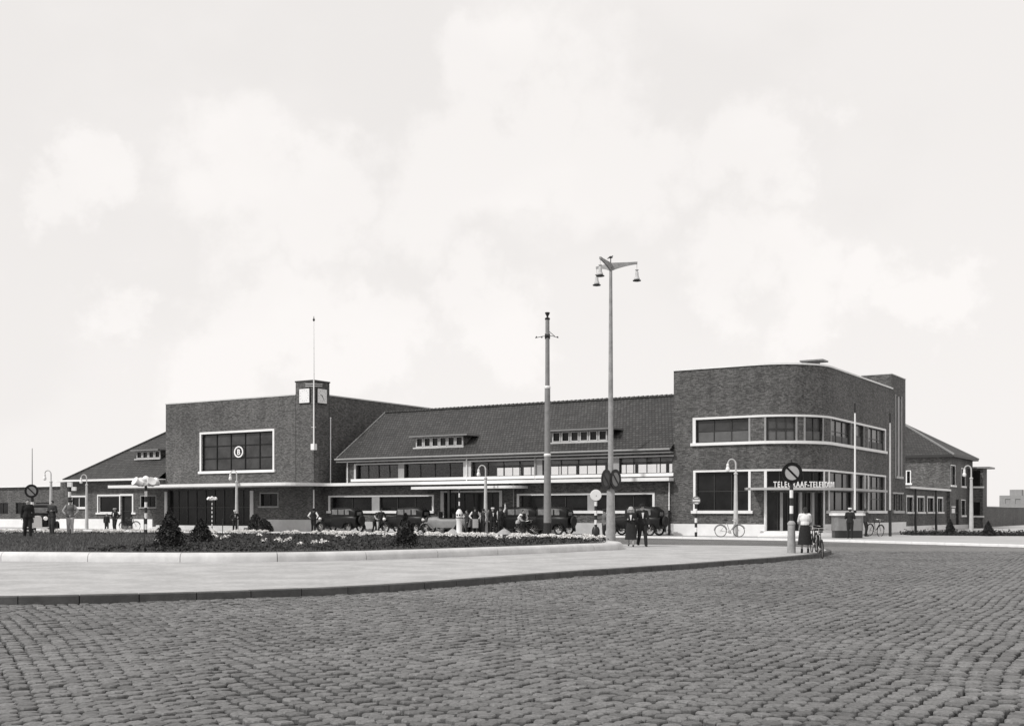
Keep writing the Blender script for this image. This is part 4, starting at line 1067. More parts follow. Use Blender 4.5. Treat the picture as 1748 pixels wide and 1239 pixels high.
def disc_sign(name_parent, c, nrm, r, inner, parent, ringm=BLACKP):
    q = Vector(nrm).normalized().to_track_quat('Z','Y'); M = Matrix.Translation(c) @ q.to_matrix().to_4x4()
    mb = MB(); mb.lathe([(0,-0.02),(r,-0.02),(r,0.0),(0,0.0)],(0,0,0),28,M=M); pl = mb.build('sign_plate',inner,parent)
    mb = MB(); n=28
    for i in range(n):
        q_=[]
        for t in (2*math.pi*i/n,2*math.pi*(i+1)/n):
            for rr in (r*0.70,r*1.01):
                for z in (-0.024,0.012): q_.append(M @ Vector((rr*math.cos(t),rr*math.sin(t),z)))
        mb.add(q_,[(0,1,5,4),(2,6,7,3),(1,3,7,5),(0,4,6,2)])
    mb.build('ring',ringm,pl)
    # bar from the viewer's upper left to lower right
    zl = M.to_3x3().inverted() @ Vector((0,0,1)); up = Vector((zl.x,zl.y,0)).normalized(); rt = up.cross(Vector((0,0,1)))
    d = (rt-up).normalized(); e_ = Vector((-d.y,d.x,0))*r*0.095; mb = MB()
    pts=[d*r*0.75+e_,-d*r*0.75+e_,-d*r*0.75-e_,d*r*0.75-e_]
    mb.add([M@(p+Vector((0,0,0.0035))) for p in pts]+[M@(p+Vector((0,0,0.010))) for p in pts],[(4,5,6,7),(0,1,5,4),(1,2,6,5),(2,3,7,6),(3,0,4,7)])
    mb.build('diagonal_bar',ringm,pl,False)
    return pl
cz_ = kz(818)
disc_sign(0,(0.20,-0.12,cz_),(0.80,-0.6,0),0.42,GREYP,ms); disc_sign(0,(-0.20,-0.10,cz_),(-0.92,-0.42,0),0.42,DARK,ms)

# stout tram-wire pole
TY = 71.0
tp = empty('tram_wire_pole', (gx(934.5,TY),TY,0), 0, 'thick grey stepped tram-wire pole with white collars left of the tall mast', 'pole')
kz = lambda py: EYE+(HY-py)/F*TY
mb = MB(); mb.tube([(0,0,kz(892)),(0,0,kz(776))],[0.235,0.20],14); mb.tube([(0,0,kz(776)),(0,0,kz(661))],[0.185,0.17],14); mb.tube([(0,0,kz(661)),(0,0,kz(546))],[0.14,0.125],12); mb.build('shaft',POLEM,tp)
mb = MB(); mb.tube([(0,0,-0.05),(0,0,kz(892))],[0.26,0.245],14); mb.build('base',DARK,tp)
for y in (776,660.5):
    mb = MB(); z=kz(y); r_=0.215 if y>700 else 0.185; mb.lathe([(r_,-0.09),(r_+0.01,0),(r_-0.03,0.07)],(0,0,z),14); mb.build('collar',WPAINT,tp)
mb = MB(); mb.lathe([(0.14,0),(0.16,0.04),(0.16,0.1),(0.07,0.16),(0.05,0.2),(0.16,0.42),(0.13,0.46)],(0,0,kz(546)),12); mb.build('cap',DARK,tp)
mb = MB(); z=kz(574); mb.tube([(-0.75,-0.1,z-0.12),(-0.3,0,z),(0.3,0,z+0.02),(0.68,0.05,z-0.08)],0.02,5); mb.tube([(0.1,0,z+0.3),(0.45,0,z)],0.02,5); mb.tube([(-0.16,0,z),(0.16,0,z)],0.17,8)
for x in (-0.68,-0.35,0.62): mb.lathe([(0.035,-0.05),(0.055,0),(0.035,0.05)],(x,0,z-0.05),8)
mb.build('wire_bracket',DARK,tp)

# gooseneck street lamps
def street_lamp():
    r_ = empty('street_lamp',(0,0,0))
    mb = MB(); mb.tube([(0,0,-0.03),(0,0,0.9),(0,0,3.75)],[0.15,0.14,0.09],12); mb.build('post',POST,r_)
    mb = MB(); mb.lathe([(0.10,0),(0.13,0.04),(0.10,0.12),(0.05,0.15)],(0,0,3.72),10); mb.build('collar',POST,r_)
    mb = MB(); pts=[(0,0,3.8)]+[(-0.24+0.24*math.cos(R(a)),0,4.35+0.30*math.sin(R(a))) for a in range(0,181,20)]
    mb.tube(pts,[0.05]*3+[0.04]*(len(pts)-3),8); mb.build('arm',POST,r_)
    mb = MB(); mb.lathe([(0.02,0.16),(0.07,0.12),(0.09,0.0),(0.07,-0.05),(0.12,-0.16),(0.13,-0.22),(0.11,-0.32),(0.04,-0.36)],(-0.48,0,4.25),12); mb.build('lantern',WPAINT,r_)
    return r_
proto = street_lamp(); used=False
for px,Y,z,lab in ((1256,69.3,PVZ,'white curved-arm street lamp with a bicycle leaning on its foot'),
                   (829,78.5,PVZ,'white curved-arm street lamp behind the crowd at the station entrance'),
                   (404,88,PVZ,'white curved-arm street lamp in front of the tower canopy'),
                   (148,98,PVZ,'white curved-arm street lamp before the left wing eaves'),
                   (87,88,PVZ,'farthest left curved-arm street lamp above the standing people'),
                   (1658,79,PVZ,'white curved-arm street lamp in front of the hip-roofed house')):
    inst(proto,used,(gx(px,Y),Y,z),0,lab,'street lamp','curved-arm street lamps on the station pavement'); used=True

# slim flag poles in front of the post office
for px,Y,h,lab in ((1519.5,71,None,'tall slim dark-footed pole at the end of the office side wall'),(1459.5,70,None,'slim pale pole rising behind the office canopy')):
    top = 705 if px>1500 else 688
    k = empty('slim_pole',(gx(px,Y),Y,PVZ),0,lab,'pole','slim poles beside the post office')
    H_ = EYE+(HY-top)/F*Y-PVZ
    mb = MB(); mb.tube([(0,0,1.6),(0,0,H_-0.6)],[0.06,0.045],8); mb.build('shaft',WPAINT if px<1500 else POST,k)
    mb = MB(); mb.tube([(0,0,-0.02),(0,0,1.6)],0.095,8); mb.build('base',DARK,k)
    mb = MB(); mb.tube([(0,0,H_-0.6),(0,0,H_)],0.06,8); mb.build('tip',DARK,k)
# striped posts
def striped(px,Y,z,h,r,lab,cat='traffic post'):
    k = empty('striped_post',(gx(px,Y),Y,z),0,lab,cat)
    mb = MB(); mb.tube([(0,0,0),(0,0,h)],r,10); mb.build('post',STRIPE,k); return k
# no-parking sign, front right
Y=41.2; k = striped(1351,Y,PZ,2.6,0.065,'striped post with large no-parking disc set in a stone bollard','traffic sign')
mb = MB(); mb.lathe([(0.155,-0.03),(0.15,0.2),(0.13,0.98),(0.145,1.0),(0.145,1.06),(0.09,1.13),(0.03,1.17)],(0,0,0),14); mb.build('bollard_foot',MASTM,k)
zc = EYE+(HY-807)/F*Y-PZ
disc_sign(0,(0,-0.09,zc),(0.02,-1,0),0.37,mat('sign_grey',0.42,0.6,0.1,4),k)
mb = MB(); mb.tube([(0,-0.03,zc+0.34),(0,-0.03,zc+0.48)],0.03,6); mb.build('post_tip',DARK,k)
# left no-parking sign
Y=62.0; k = striped(55,Y,0.45,2.0,0.08,'striped post with dark no-parking disc at the far left edge','traffic sign')
disc_sign(0,(0,-0.1,EYE+(HY-838)/F*Y-0.45),(0.1,-1,0),0.36,GREYP,k)
k = empty('thin_mast',(gx(55,70),70,0.4),0,'very thin mast rising above the left no-parking disc','mast')
mb = MB(); mb.tube([(0,0,0),(0,0,EYE+(HY-765)/F*70-0.4)],[0.05,0.02],6); mb.build('shaft',GREYP,k)
# white disc and small round sign
Y=70.0; k = striped(1017,Y,0,2.3,0.085,'striped post with plain white disc left of the tall mast','traffic sign')
mb = MB(); M=Matrix.Translation((0,-0.1,EYE+(HY-845)/F*Y)) @ Matrix.Rotation(R(90),4,'X'); mb.lathe([(0,-0.02),(0.33,-0.02),(0.345,0),(0.33,0.02),(0,0.02)],(0,0,0),28,M=M); pl = mb.build('sign_plate',WPAINT,k)
mb = MB(); M2=Matrix.Translation((0.02,-0.125,EYE+(HY-846)/F*Y)) @ Matrix.Rotation(R(90),4,'X'); mb.lathe([(0,0),(0.025,0),(0.025,0.02),(0,0.02)],(0,0,0),8,M=M2); mb.build('bolt',DARK,pl)
mb = MB(); mb.lathe([(0.2,0),(0.24,0.2),(0.24,0.5),(0.16,0.7)],(0,0,0),12); mb.build('foot',DARK,k)
Y=69.5; k = striped(1188,Y,PVZ,2.2,0.08,'slim striped post with small barred round sign before the brick wall','traffic sign')
zc=EYE+(HY-854)/F*Y-PVZ
mb = MB(); M=Matrix.Translation((0,-0.1,zc)) @ Matrix.Rotation(R(90),4,'X'); mb.lathe([(0,-0.02),(0.25,-0.02),(0.26,0),(0.25,0.02),(0,0.02)],(0,0,0),24,M=M); pl = mb.build('sign_plate',GREYP,k)
mb = MB(); mb.box(-0.21,0.21,-0.127,-0.12,-0.05+zc,0.05+zc); mb.box(-0.12,0.12,-0.127,-0.12,0.12+zc,0.17+zc); mb.box(-0.1,0.12,-0.127,-0.12,-0.19+zc,-0.13+zc); mb.build('bars',WPAINT,pl,False)
# cluster lights on striped posts
def cluster(px,Y,z,h,sc,lab):
    k = empty('cluster_light',(gx(px,Y),Y,z),R(20),lab,'traffic light','striped posts with clusters of white lanterns',sc)
    h = h/sc
    mb = MB(); mb.tube([(0,0,0),(0,0,h)],0.07,10); mb.build('post',STRIPE,k)
    mb = MB(); mb.lathe([(0.10,-0.02),(0.19,0.02),(0.2,0.1),(0.12,0.2),(0.02,0.25)],(0,0,h),12); mb.build('cap',WPAINT,k)
    for i in range(4):
        a=R(90*i+25); d=Vector((math.cos(a),math.sin(a),0))
        mb = MB(); mb.tube([d*0.05+Vector((0,0,h-0.12)),d*0.3+Vector((0,0,h-0.1))],0.03,6)
        M = Matrix.Translation(d*0.3+Vector((0,0,h-0.2))) @ Matrix.Rotation(a,4,'Z') @ Matrix.Rotation(R(62),4,'Y')
        mb.lathe([(0.08,-0.06),(0.14,0.02),(0.15,0.16),(0.24,0.34),(0.23,0.37),(0.03,0.33)],(0,0,0),12,M=M); mb.build('lantern',WPAINT,k)
cluster(249,59,0.42,2.78,1.0,'larger lantern cluster on a striped post behind the flower bed')
cluster(362,84,PVZ,2.5,0.55,'smaller lantern cluster on a striped post under the tower canopy')
k = striped(119,61,0.42,2.75,0.08,'striped signal post with white box head behind the pale-suited man')
mb = MB(); mb.box(-0.1,0.12,-0.1,0.1,2.5,2.75); mb.box(0.12,0.34,-0.08,0.08,2.3,2.5); mb.build('signal_head',WPAINT,k,False)
# white pillar with lantern head
Y=77.2; k = empty('traffic_pillar',(gx(784,Y),Y,0.05),0,'stout white pillar with windowed head and striped mast at the kerb','traffic pillar')
mb = MB(); mb.lathe([(0.24,0),(0.20,0.06),(0.19,0.95),(0.25,1.12)],(0,0,0),14); mb.build('body',WPAINT,k)
mb = MB(); mb.lathe([(0.21,1.12),(0.21,1.2),(0.225,1.22),(0.225,1.5),(0.2,1.54),(0.16,1.64),(0.06,1.74)],(0,0,0),14); hd=mb.build('head',WPAINT,k)
mb = MB()
for i in range(8):
    a=R(45*i+10); M=Matrix.Rotation(a,4,'Z'); mb.box(0.215,0.235,-0.05,0.05,1.29,1.4,M)
mb.build('lenses',BLACKP,hd,False)
mb = MB(); mb.tube([(0,0,1.12),(0,0,1.17)],0.24,14); mb.build('collar',DARK,k)
mb = MB(); mb.tube([(0,0,1.7),(0,0,3.1)],0.045,8); mb.build('mast',STRIPE,k)
# thin stakes in the bed
for i,(px,Y,h,lab) in enumerate(((246,40,1.0,'thin black stake beside the tallest shrub'),(380,41,0.95,'thin black stake right of the smaller shrub'),(657,44,0.8,'thin black stake left of the column-like shrub'),
                    (723,43,0.85,'thin black stake right of the column-like shrub'),(913,49,0.45,'short stake among the flowers left of the tram pole'),(967,50.5,0.45,'short stake among the flowers near the bed tip'))):
    mb = MB(); mb.tube([(0,0,-0.05),(0,0,h)],0.014,6); mb.tube([(0,0,h-0.06),(0,0,h)],0.022,6)
    o = mb.build('stake',DARK); o.location=(gx(px,Y),Y,H0); tag(o,lab,'stake','thin stakes in the flower bed')
# sand heaps
for px,Y,lab in ((861,76.6,'pale sand heap in front of the crowd'),(773,77.3,'pale sand heap left of the white pillar')):
    mb = MB(); mb.lathe([(0.62,0),(0.5,0.08),(0.3,0.22),(0.12,0.33),(0.02,0.37)],(0,0,0),14,sy=0.7)
    mb.v=[(x+random.uniform(-.03,.03),y+random.uniform(-.03,.03),max(0,z+random.uniform(-.02,.02))) for x,y,z in mb.v]
    o = mb.build('sand_heap',SAND); o.location=(gx(px,Y),Y,PVZ); tag(o,lab,'sand heap')
# rounded low kiosk in front of the side wall
Y=66.5; k = empty('low_kiosk',(gx(1446,Y),Y,PVZ),R(-3),'low grey kiosk with white rim and dark foot beneath the office windows','kiosk')
def rrect(w,d,r,n=5):
    pts=[]
    for cx_,cy_,a0 in ((w-r,-d+r,-90),(w-r,d-r,0),(-w+r,d-r,90),(-w+r,-d+r,180)):
        for i in range(n): a=R(a0+90*i/(n-1)); pts.append((cx_+r*math.cos(a),cy_+r*math.sin(a)))
    return pts
mb = MB(); mb.prism(rrect(0.78,0.6,0.2),0,0.42); mb.build('foot',DARK,k)
mb = MB(); mb.prism(rrect(0.81,0.63,0.22),0.42,1.28); mb.build('body',GREYP,k)
mb = MB(); mb.prism(rrect(0.92,0.74,0.28),1.28,1.42); mb.build('rim',WHITE,k)
# strip of rough planting in front of the house
X = []
def strip_pts(n,u0,u1,v0,v1): 
    uu=rng.uniform(u0,u1,n); vv_=rng.uniform(v0,v1,n); return uu,vv_
pA = gp(1572,914,PVZ); pB=gp(1700,914,PVZ)
n=9000; t=rng.random(n); wv=rng.random(n)
Xs=gx(1570,1)*0; Xp = 25.5+(36.5-25.5)*t; Yp = 73.5+wv*2.5-(t*4)
P_=np.stack([Xp,Yp,PVZ+np.abs(rng.normal(0,0.12,n))],1)
o = bpy.data.objects.new('verge_plants', leaves(P_,0.07,LEAF)); col.objects.link(o); tag(o,'rough low planting along the pavement before the house','plants',kind='stuff')
conifer(1622,73.5,0.95,0.75,'little conical shrub before the house wall',PVZ); conifer(1687,71.5,0.85,0.8,'little conical shrub at the far right edge',PVZ)
def bush(px,Y,r_,h,lab,z):
    root=empty('shrub',(gx(px,Y),Y,z),0,lab,'shrub')
    mb=MB()
    for i in range(5): mb.tube([(0,0,0),(random.uniform(-r_,r_)*.5,random.uniform(-r_,r_)*.5,h*0.7)],[0.02,0.008],5)
    mb.build('stems',DARK,root); n=2500; a=rng.uniform(0,6.28,n); rr=r_*np.sqrt(rng.random(n))*(1+.25*np.sin(a*3)); P_=np.stack([rr*np.cos(a),rr*np.sin(a),h*rng.random(n)**0.7*(1-(rr/r_/1.4)**2)],1)
    o=bpy.data.objects.new('foliage',leaves(P_,0.06,LEAF)); col.objects.link(o); o.parent=root
bush(450,86.5,0.6,1.0,'bushy dark shrub against the tower plinth',PVZ); bush(436,87,0.5,1.4,'taller thin shrub by the tower doorway',PVZ)

# ------------------------------------------------------------------ cars
def loft(mb, secs, n=12, p=3.0):
    """secs: (x, half width, z0, z1): superellipse-topped sections"""
    base=len(mb.v)
    for x,hw,z0,z1 in secs:
        for k in range(n+1):
            a=math.pi*k/n; c_=math.cos(a); s_=math.sin(a)
            mb.v.append((x, hw*math.copysign(abs(c_)**(2/p),c_), z0+(z1-z0)*abs(s_)**(2/p)))
    m=n+1
    for i in range(len(secs)-1):
        for k in range(n): mb.f.append((base+i*m+k,base+i*m+k+1,base+(i+1)*m+k+1,base+(i+1)*m+k))
        mb.f.append((base+i*m,base+(i+1)*m,base+(i+1)*m+n,base+i*m+n))
    mb.f.append(tuple(base+k for k in range(m))); mb.f.append(tuple(base+(len(secs)-1)*m+k for k in reversed(range(m))))
def make_wheel(root,x,y,z,r_,spoke=CHROME,name='wheel'):
    mb=MB(); M=Matrix.Translation((x,y,z)) @ Matrix.Rotation(R(90),4,'X')
    pts=[]; 
    mb.lathe([(r_-0.09,-0.06),(r_-0.02,-0.06),(r_,-0.03),(r_,0.03),(r_-0.02,0.06),(r_-0.09,0.06),(r_-0.09,-0.06)],(0,0,0),20,M=M)
    mb.f=[f for f in mb.f if len(f)==4]
    w=mb.build(name,RUBBER,root)
    mb=MB(); mb.lathe([(0.06,-0.05),(0.06,0.05)],(0,0,0),10,M=M)
    for i in range(12):
        a=R(30*i); p0=M@Vector((0.05*math.cos(a),0.05*math.sin(a),0.04 if i%2 else -0.04)); p1=M@Vector(((r_-0.08)*math.cos(a),(r_-0.08)*math.sin(a),0)); mb.tube([p0,p1],0.014,4)
    mb.build('rim',spoke,w); return w
def fender(root,xc,y,r_,front,m):
    mb=MB(); w=0.15; rr=r_+0.07
    angs=[-20,10,40,70,100,130,160] ; pts=[(xc+rr*math.cos(R(a)),r_+rr*math.sin(R(a))) for a in angs]
    if front: pts=[(xc+rr*math.cos(R(a)),r_+rr*math.sin(R(a))) for a in (5,35,65,95,120)]+[(xc-rr*0.95,r_+rr*0.3),(xc-rr*1.5,0.33)]
    else: pts=[(xc+rr*1.5,0.33),(xc+rr*0.98,r_+rr*0.25)]+[(xc+rr*math.cos(R(a)),r_+rr*math.sin(R(a))) for a in (50,80,110,140,170,190)]
    vs_=[]
    for x,z in pts:
        for yy,dz in ((-w,-0.05),(-w*0.6,0.0),(w*0.6,0.0),(w,-0.05),(w,-0.08),(-w,-0.08)): vs_.append((x,y+yy,z+dz))
    fs=[]
    for i in range(len(pts)-1):
        for k in range(6): fs.append((i*6+k,i*6+(k+1)%6,(i+1)*6+(k+1)%6,(i+1)*6+k))
    mb.add(vs_,fs); mb.build('fender',m,root)
def make_car(paint, kind='saloon'):
    c=empty('saloon_car' if kind=='saloon' else 'open_car',(0,0,0)); r_=0.35
    L0=1.95
    mb=MB(); loft(mb,[(1.72,0.27,0.42,1.05),(1.55,0.30,0.40,1.1),(0.75,0.40,0.40,1.16),(0.55,0.44,0.40,1.18)],12,3.5); mb.build('bonnet',paint,c)
    mb=MB(); loft(mb,[(1.80,0.25,0.44,1.06),(1.725,0.27,0.42,1.09)],10,3.5); mb.build('radiator',CHROME,c)
    if kind=='saloon':
        mb=MB(); loft(mb,[(0.56,0.52,0.40,1.2),(0.4,0.60,0.38,1.22),(-1.0,0.66,0.38,1.22),(-1.55,0.62,0.4,1.2),(-1.78,0.52,0.45,1.1)],12,6); mb.build('body',paint,c)
        mb=MB(); loft(mb,[(0.52,0.50,1.0,1.66),(0.40,0.56,1.0,1.74),(-0.6,0.60,1.0,1.78),(-1.35,0.58,1.0,1.74),(-1.66,0.48,1.0,1.55)],14,5); mb.build('cabin',paint,c)
        for y in (-1,1):
            for x0,x1 in ((0.32,-0.18),(-0.28,-0.78),(-0.9,-1.25)):
                mb=MB(); ya=0.607*y if x0<0.3 else 0.60*y
                mb.box(min(x0,x1),max(x0,x1),ya-0.012,ya+0.012,1.24,1.6); mb.build('side_window',CARGLASS,c,False)
        mb=MB(); mb.box(0.515,0.54,-0.44,0.44,1.24,1.56); mb.build('windscreen',CARGLASS,c,False)
        mb=MB(); mb.box(-1.70,-1.655,-0.22,0.22,1.2,1.42); mb.build('rear_window',CARGLASS,c,False)
        mb=MB(); mb.tube([(-1.98,0,0.55),(-1.86,0,0.55)],0.1,8); mb.build('spare_carrier',DARK,c)
        mb=MB(); M=Matrix.Translation((-1.93,0,0.85)) @ Matrix.Rotation(R(90),4,'Y'); mb.lathe([(0.2,-0.06),(0.32,-0.06),(0.345,0),(0.32,0.06),(0.2,0.06)],(0,0,0),18,M=M); mb.build('spare_wheel',RUBBER,c)
    else:
        mb=MB(); loft(mb,[(0.56,0.50,0.40,1.14),(0.2,0.6,0.38,1.05),(-1.0,0.64,0.38,1.05),(-1.6,0.56,0.4,1.1),(-1.85,0.4,0.45,0.9)],12,5); mb.build('body',paint,c)
        mb=MB(); mb.box(-0.85,0.35,-0.5,0.5,1.04,1.075); mb.build('cockpit',DARK,c,False)
        mb=MB(); mb.box(-0.75,-0.6,-0.5,0.5,1.0,1.35); mb.build('seat',CL['dark'],c,False)
        mb=MB(); mb.box(0.42,0.45,-0.48,0.48,1.1,1.5); mb.build('windscreen',GLASSG,c,False)
        mb=MB(); mb.tube([(-1.5,-0.5,1.12),(-1.3,-0.5,1.25),(-1.1,0,1.3),(-1.3,0.5,1.25),(-1.5,0.5,1.12)],0.1,8); mb.build('folded_hood',CL['light'],c)
    for x in (1.32,-1.22):
        for y in (-0.66,0.66): make_wheel(c,x,y,r_,r_)
    for y in (-0.66,0.66): fender(c,1.32,y,r_,True,paint); fender(c,-1.22,y,r_,False,paint)
    for y in (-1,1):
        mb=MB(); mb.box(-0.75,0.85,0.5*y if y>0 else -0.8,0.8 if y>0 else -0.5,0.30,0.345); mb.build('running_board',DARK,c,False)
        mb=MB(); M=Matrix.Translation((1.62,0.42*y,0.93)) @ Matrix.Rotation(R(90),4,'Y'); mb.lathe([(0.02,-0.16),(0.08,-0.12),(0.125,0.0),(0.125,0.03),(0.1,0.05),(0,0.055)],(0,0,0),12,M=M); mb.build('headlight',LENS,c)
    mb=MB(); mb.tube([(1.98,-0.7,0.42),(2.02,0,0.42),(1.98,0.7,0.42)],0.03,6); mb.tube([(1.7,-0.3,0.42),(2.0,-0.3,0.42)],0.02,5); mb.tube([(1.7,0.3,0.42),(2.0,0.3,0.42)],0.02,5); mb.build('bumper',CHROME,c)
    return c
car=make_car(BLACKP); used=False
HEAD = TH+math.pi
def carat(px,v,**k):
    uu=upx(px,v); p=W2(uu,v); return (p.x,p.y,PVZ if v>-3.1 else 0)
for px,v,rz,lab in ((582,-2.0,0.0,'black saloon car parked nearest the tower corner'),
                 (694,-2.0,0.02,'black saloon car behind the column-like shrub'),
                 (934,-2.2,0.0,'large black saloon car behind the tram-wire pole'),
                 (882,-0.9,0.03,'black saloon car half hidden behind the crowd near the entrance'),
                 (1086,-2.1,0.0,'black saloon car behind the walking couple'),
                 ):
    inst(car,used,carat(px,v),HEAD+rz,lab,'car','black saloon cars parked before the station',1.04); used=True
oc=make_car(GREYP,'open'); inst(oc,False,carat(762,-1.6),HEAD+0.3,'grey open-topped car by the station entrance','car')
# van at the far left
vn=copy_tree(car); inst(vn,False,(gx(71,78),78,0.1),R(-75),'dark car end-on at the far left behind the standing men','car','black saloon cars parked before the station',1.15)

# ------------------------------------------------------------------ bicycles
def make_bike(framem=GREYP):
    b=empty('bicycle',(0,0,0)); r_=0.34
    for x in (-0.52,0.52):
        mb=MB(); M=Matrix.Translation((x,0,r_)) @ Matrix.Rotation(R(90),4,'X'); n=28
        ring=[M@Vector((r_*math.cos(2*math.pi*i/n)*0.96,r_*math.sin(2*math.pi*i/n)*0.96,0)) for i in range(n+1)]
        mb.tube(ring,0.02,6,caps=False); w=mb.build('wheel',RUBBER,b)
        mb=MB()
        for i in range(14):
            a=2*math.pi*i/14; mb.tube([M@Vector((0.02*math.cos(a),0.02*math.sin(a),0.02)),M@Vector((r_*0.93*math.cos(a),r_*0.93*math.sin(a),0))],0.0035,3)
        mb.build('spokes',CHROME,w)
        mb=MB(); angs=range(20,171,15) if x>0 else range(10,176,15)
        arcp=[(x+(r_+0.035)*math.cos(R(a)),0,r_+(r_+0.035)*math.sin(R(a))) for a in angs]; mb.tube(arcp,0.022,5); mb.build('mudguard',framem,b)
    mb=MB(); hd=(0.36,0,0.86); bb=(0.0,0,0.28); st_=(-0.16,0,0.82); rw=(-0.52,0,r_)
    for a,c_,rr in ((hd,(0.33,0,0.72),0.018),((0.33,0,0.74),bb,0.016),((0.35,0,0.82),st_,0.016),(st_,bb,0.016),(st_,rw,0.011),(bb,rw,0.012),((0.33,0,0.72),(0.52,0,r_),0.014)): mb.tube([a,c_],rr,6)
    mb.build('frame',framem,b)
    mb=MB(); mb.tube([(0.22,-0.27,0.98),(0.34,-0.22,1.0),(0.38,0,1.0),(0.34,0.22,1.0),(0.22,0.27,0.98)],0.013,6); mb.tube([hd,(0.375,0,1.0)],0.014,6); mb.build('handlebar',CHROME,b)
    mb=MB(); mb.lathe([(0.02,0),(0.09,0.02),(0.1,0.05),(0.05,0.08)],(-0.2,0,0.92),10,sx=1.4,sy=0.85); mb.tube([st_,(-0.19,0,0.93)],0.014,6); mb.build('saddle',DARK,b)
    mb=MB(); mb.lathe([(0.07,-0.03),(0.09,0),(0.07,0.03)],(0,0,0),12,M=Matrix.Translation(bb) @ Matrix.Rotation(R(90),4,'X')); mb.tube([(0,-0.06,0.28),(0.1,-0.06,0.16)],0.01,4); mb.tube([(0,0.06,0.28),(-0.1,0.06,0.4)],0.01,4); mb.build('crank',CHROME,b)
    return b
bk_=make_bike(); bkd=make_bike(BLACKP); used=False; usedd=False
for px,Y,z,rz,lean,lab in ((1246,68.9,PVZ,R(2),R(-8),'pale bicycle leaning on the street lamp before the brick wall'),
                  (1400,40.6,0.0,R(82),R(-7),'bicycle seen end-on beside the woman at the kerb tip'),
                  (1389.5,41.6,PZ,R(84),R(4),'bicycle seen end-on held by the woman at the kerb tip'),
                  (1493,70.5,PVZ,R(38),R(6),'bicycle standing right of the low kiosk'),
                  (222,92,PVZ,R(-10),R(5),'bicycle before the left wing doorway'),
                  (900,73.4,0.0,R(-35),R(5),'bicycle standing beside the tram-wire pole')):
    dk = px!=1246
    o=inst(bkd if dk else bk_,usedd if dk else used,(gx(px,Y),Y,z),rz,lab,'bicycle','bicycles around the station square',1.05 if Y>50 else 0.98)
    if dk: usedd=True
    else: used=True
    o.rotation_euler=(lean,0,rz) if False else (lean*math.cos(rz),lean*math.sin(rz),rz)

# ------------------------------------------------------------------ people
def capsule(mb,p0,p1,r0,r1,n=8):
    p0=Vector(p0);p1=Vector(p1); d=p1-p0; L=d.length
    if L<1e-6: d=Vector((0,0,1)); L=1e-6
    d=d/L; pts=[];rs=[]
    for t in (-1,-0.7,-0.35): pts.append(p0+d*(t*r0)); rs.append(r0*math.sqrt(max(0.0004,1-t*t)))
    pts.append(p0);rs.append(r0);pts.append(p1);rs.append(r1)
    for t in (0.35,0.7,1): pts.append(p1+d*(t*r1)); rs.append(r1*math.sqrt(max(0.0004,1-t*t)))
    mb.tube(pts,rs,n)
def ellipsoid(mb,c,rx,ry,rz):
    mb.lathe([(math.sin(math.pi*i/8)+1e-3,-math.cos(math.pi*i/8)*rz/rx*1.0) for i in range(9)],(0,0,0),10,M=Matrix.Translation(c) @ Matrix.Diagonal((rx,ry,rx,1)))
def remesh(mb,voxel,name):
    me=bpy.data.meshes.new(name); me.from_pydata(mb.v,[],mb.f); o=bpy.data.objects.new('tmp',me); col.objects.link(o)
    md=o.modifiers.new('r','REMESH'); md.mode='VOXEL'; md.voxel_size=voxel
    sm=o.modifiers.new('s','SMOOTH'); sm.iterations=2; sm.factor=0.5
    dg=bpy.context.evaluated_depsgraph_get(); dg.update()
    res=bpy.data.meshes.new_from_object(o.evaluated_get(dg)); bpy.data.objects.remove(o); res.name=name; return res
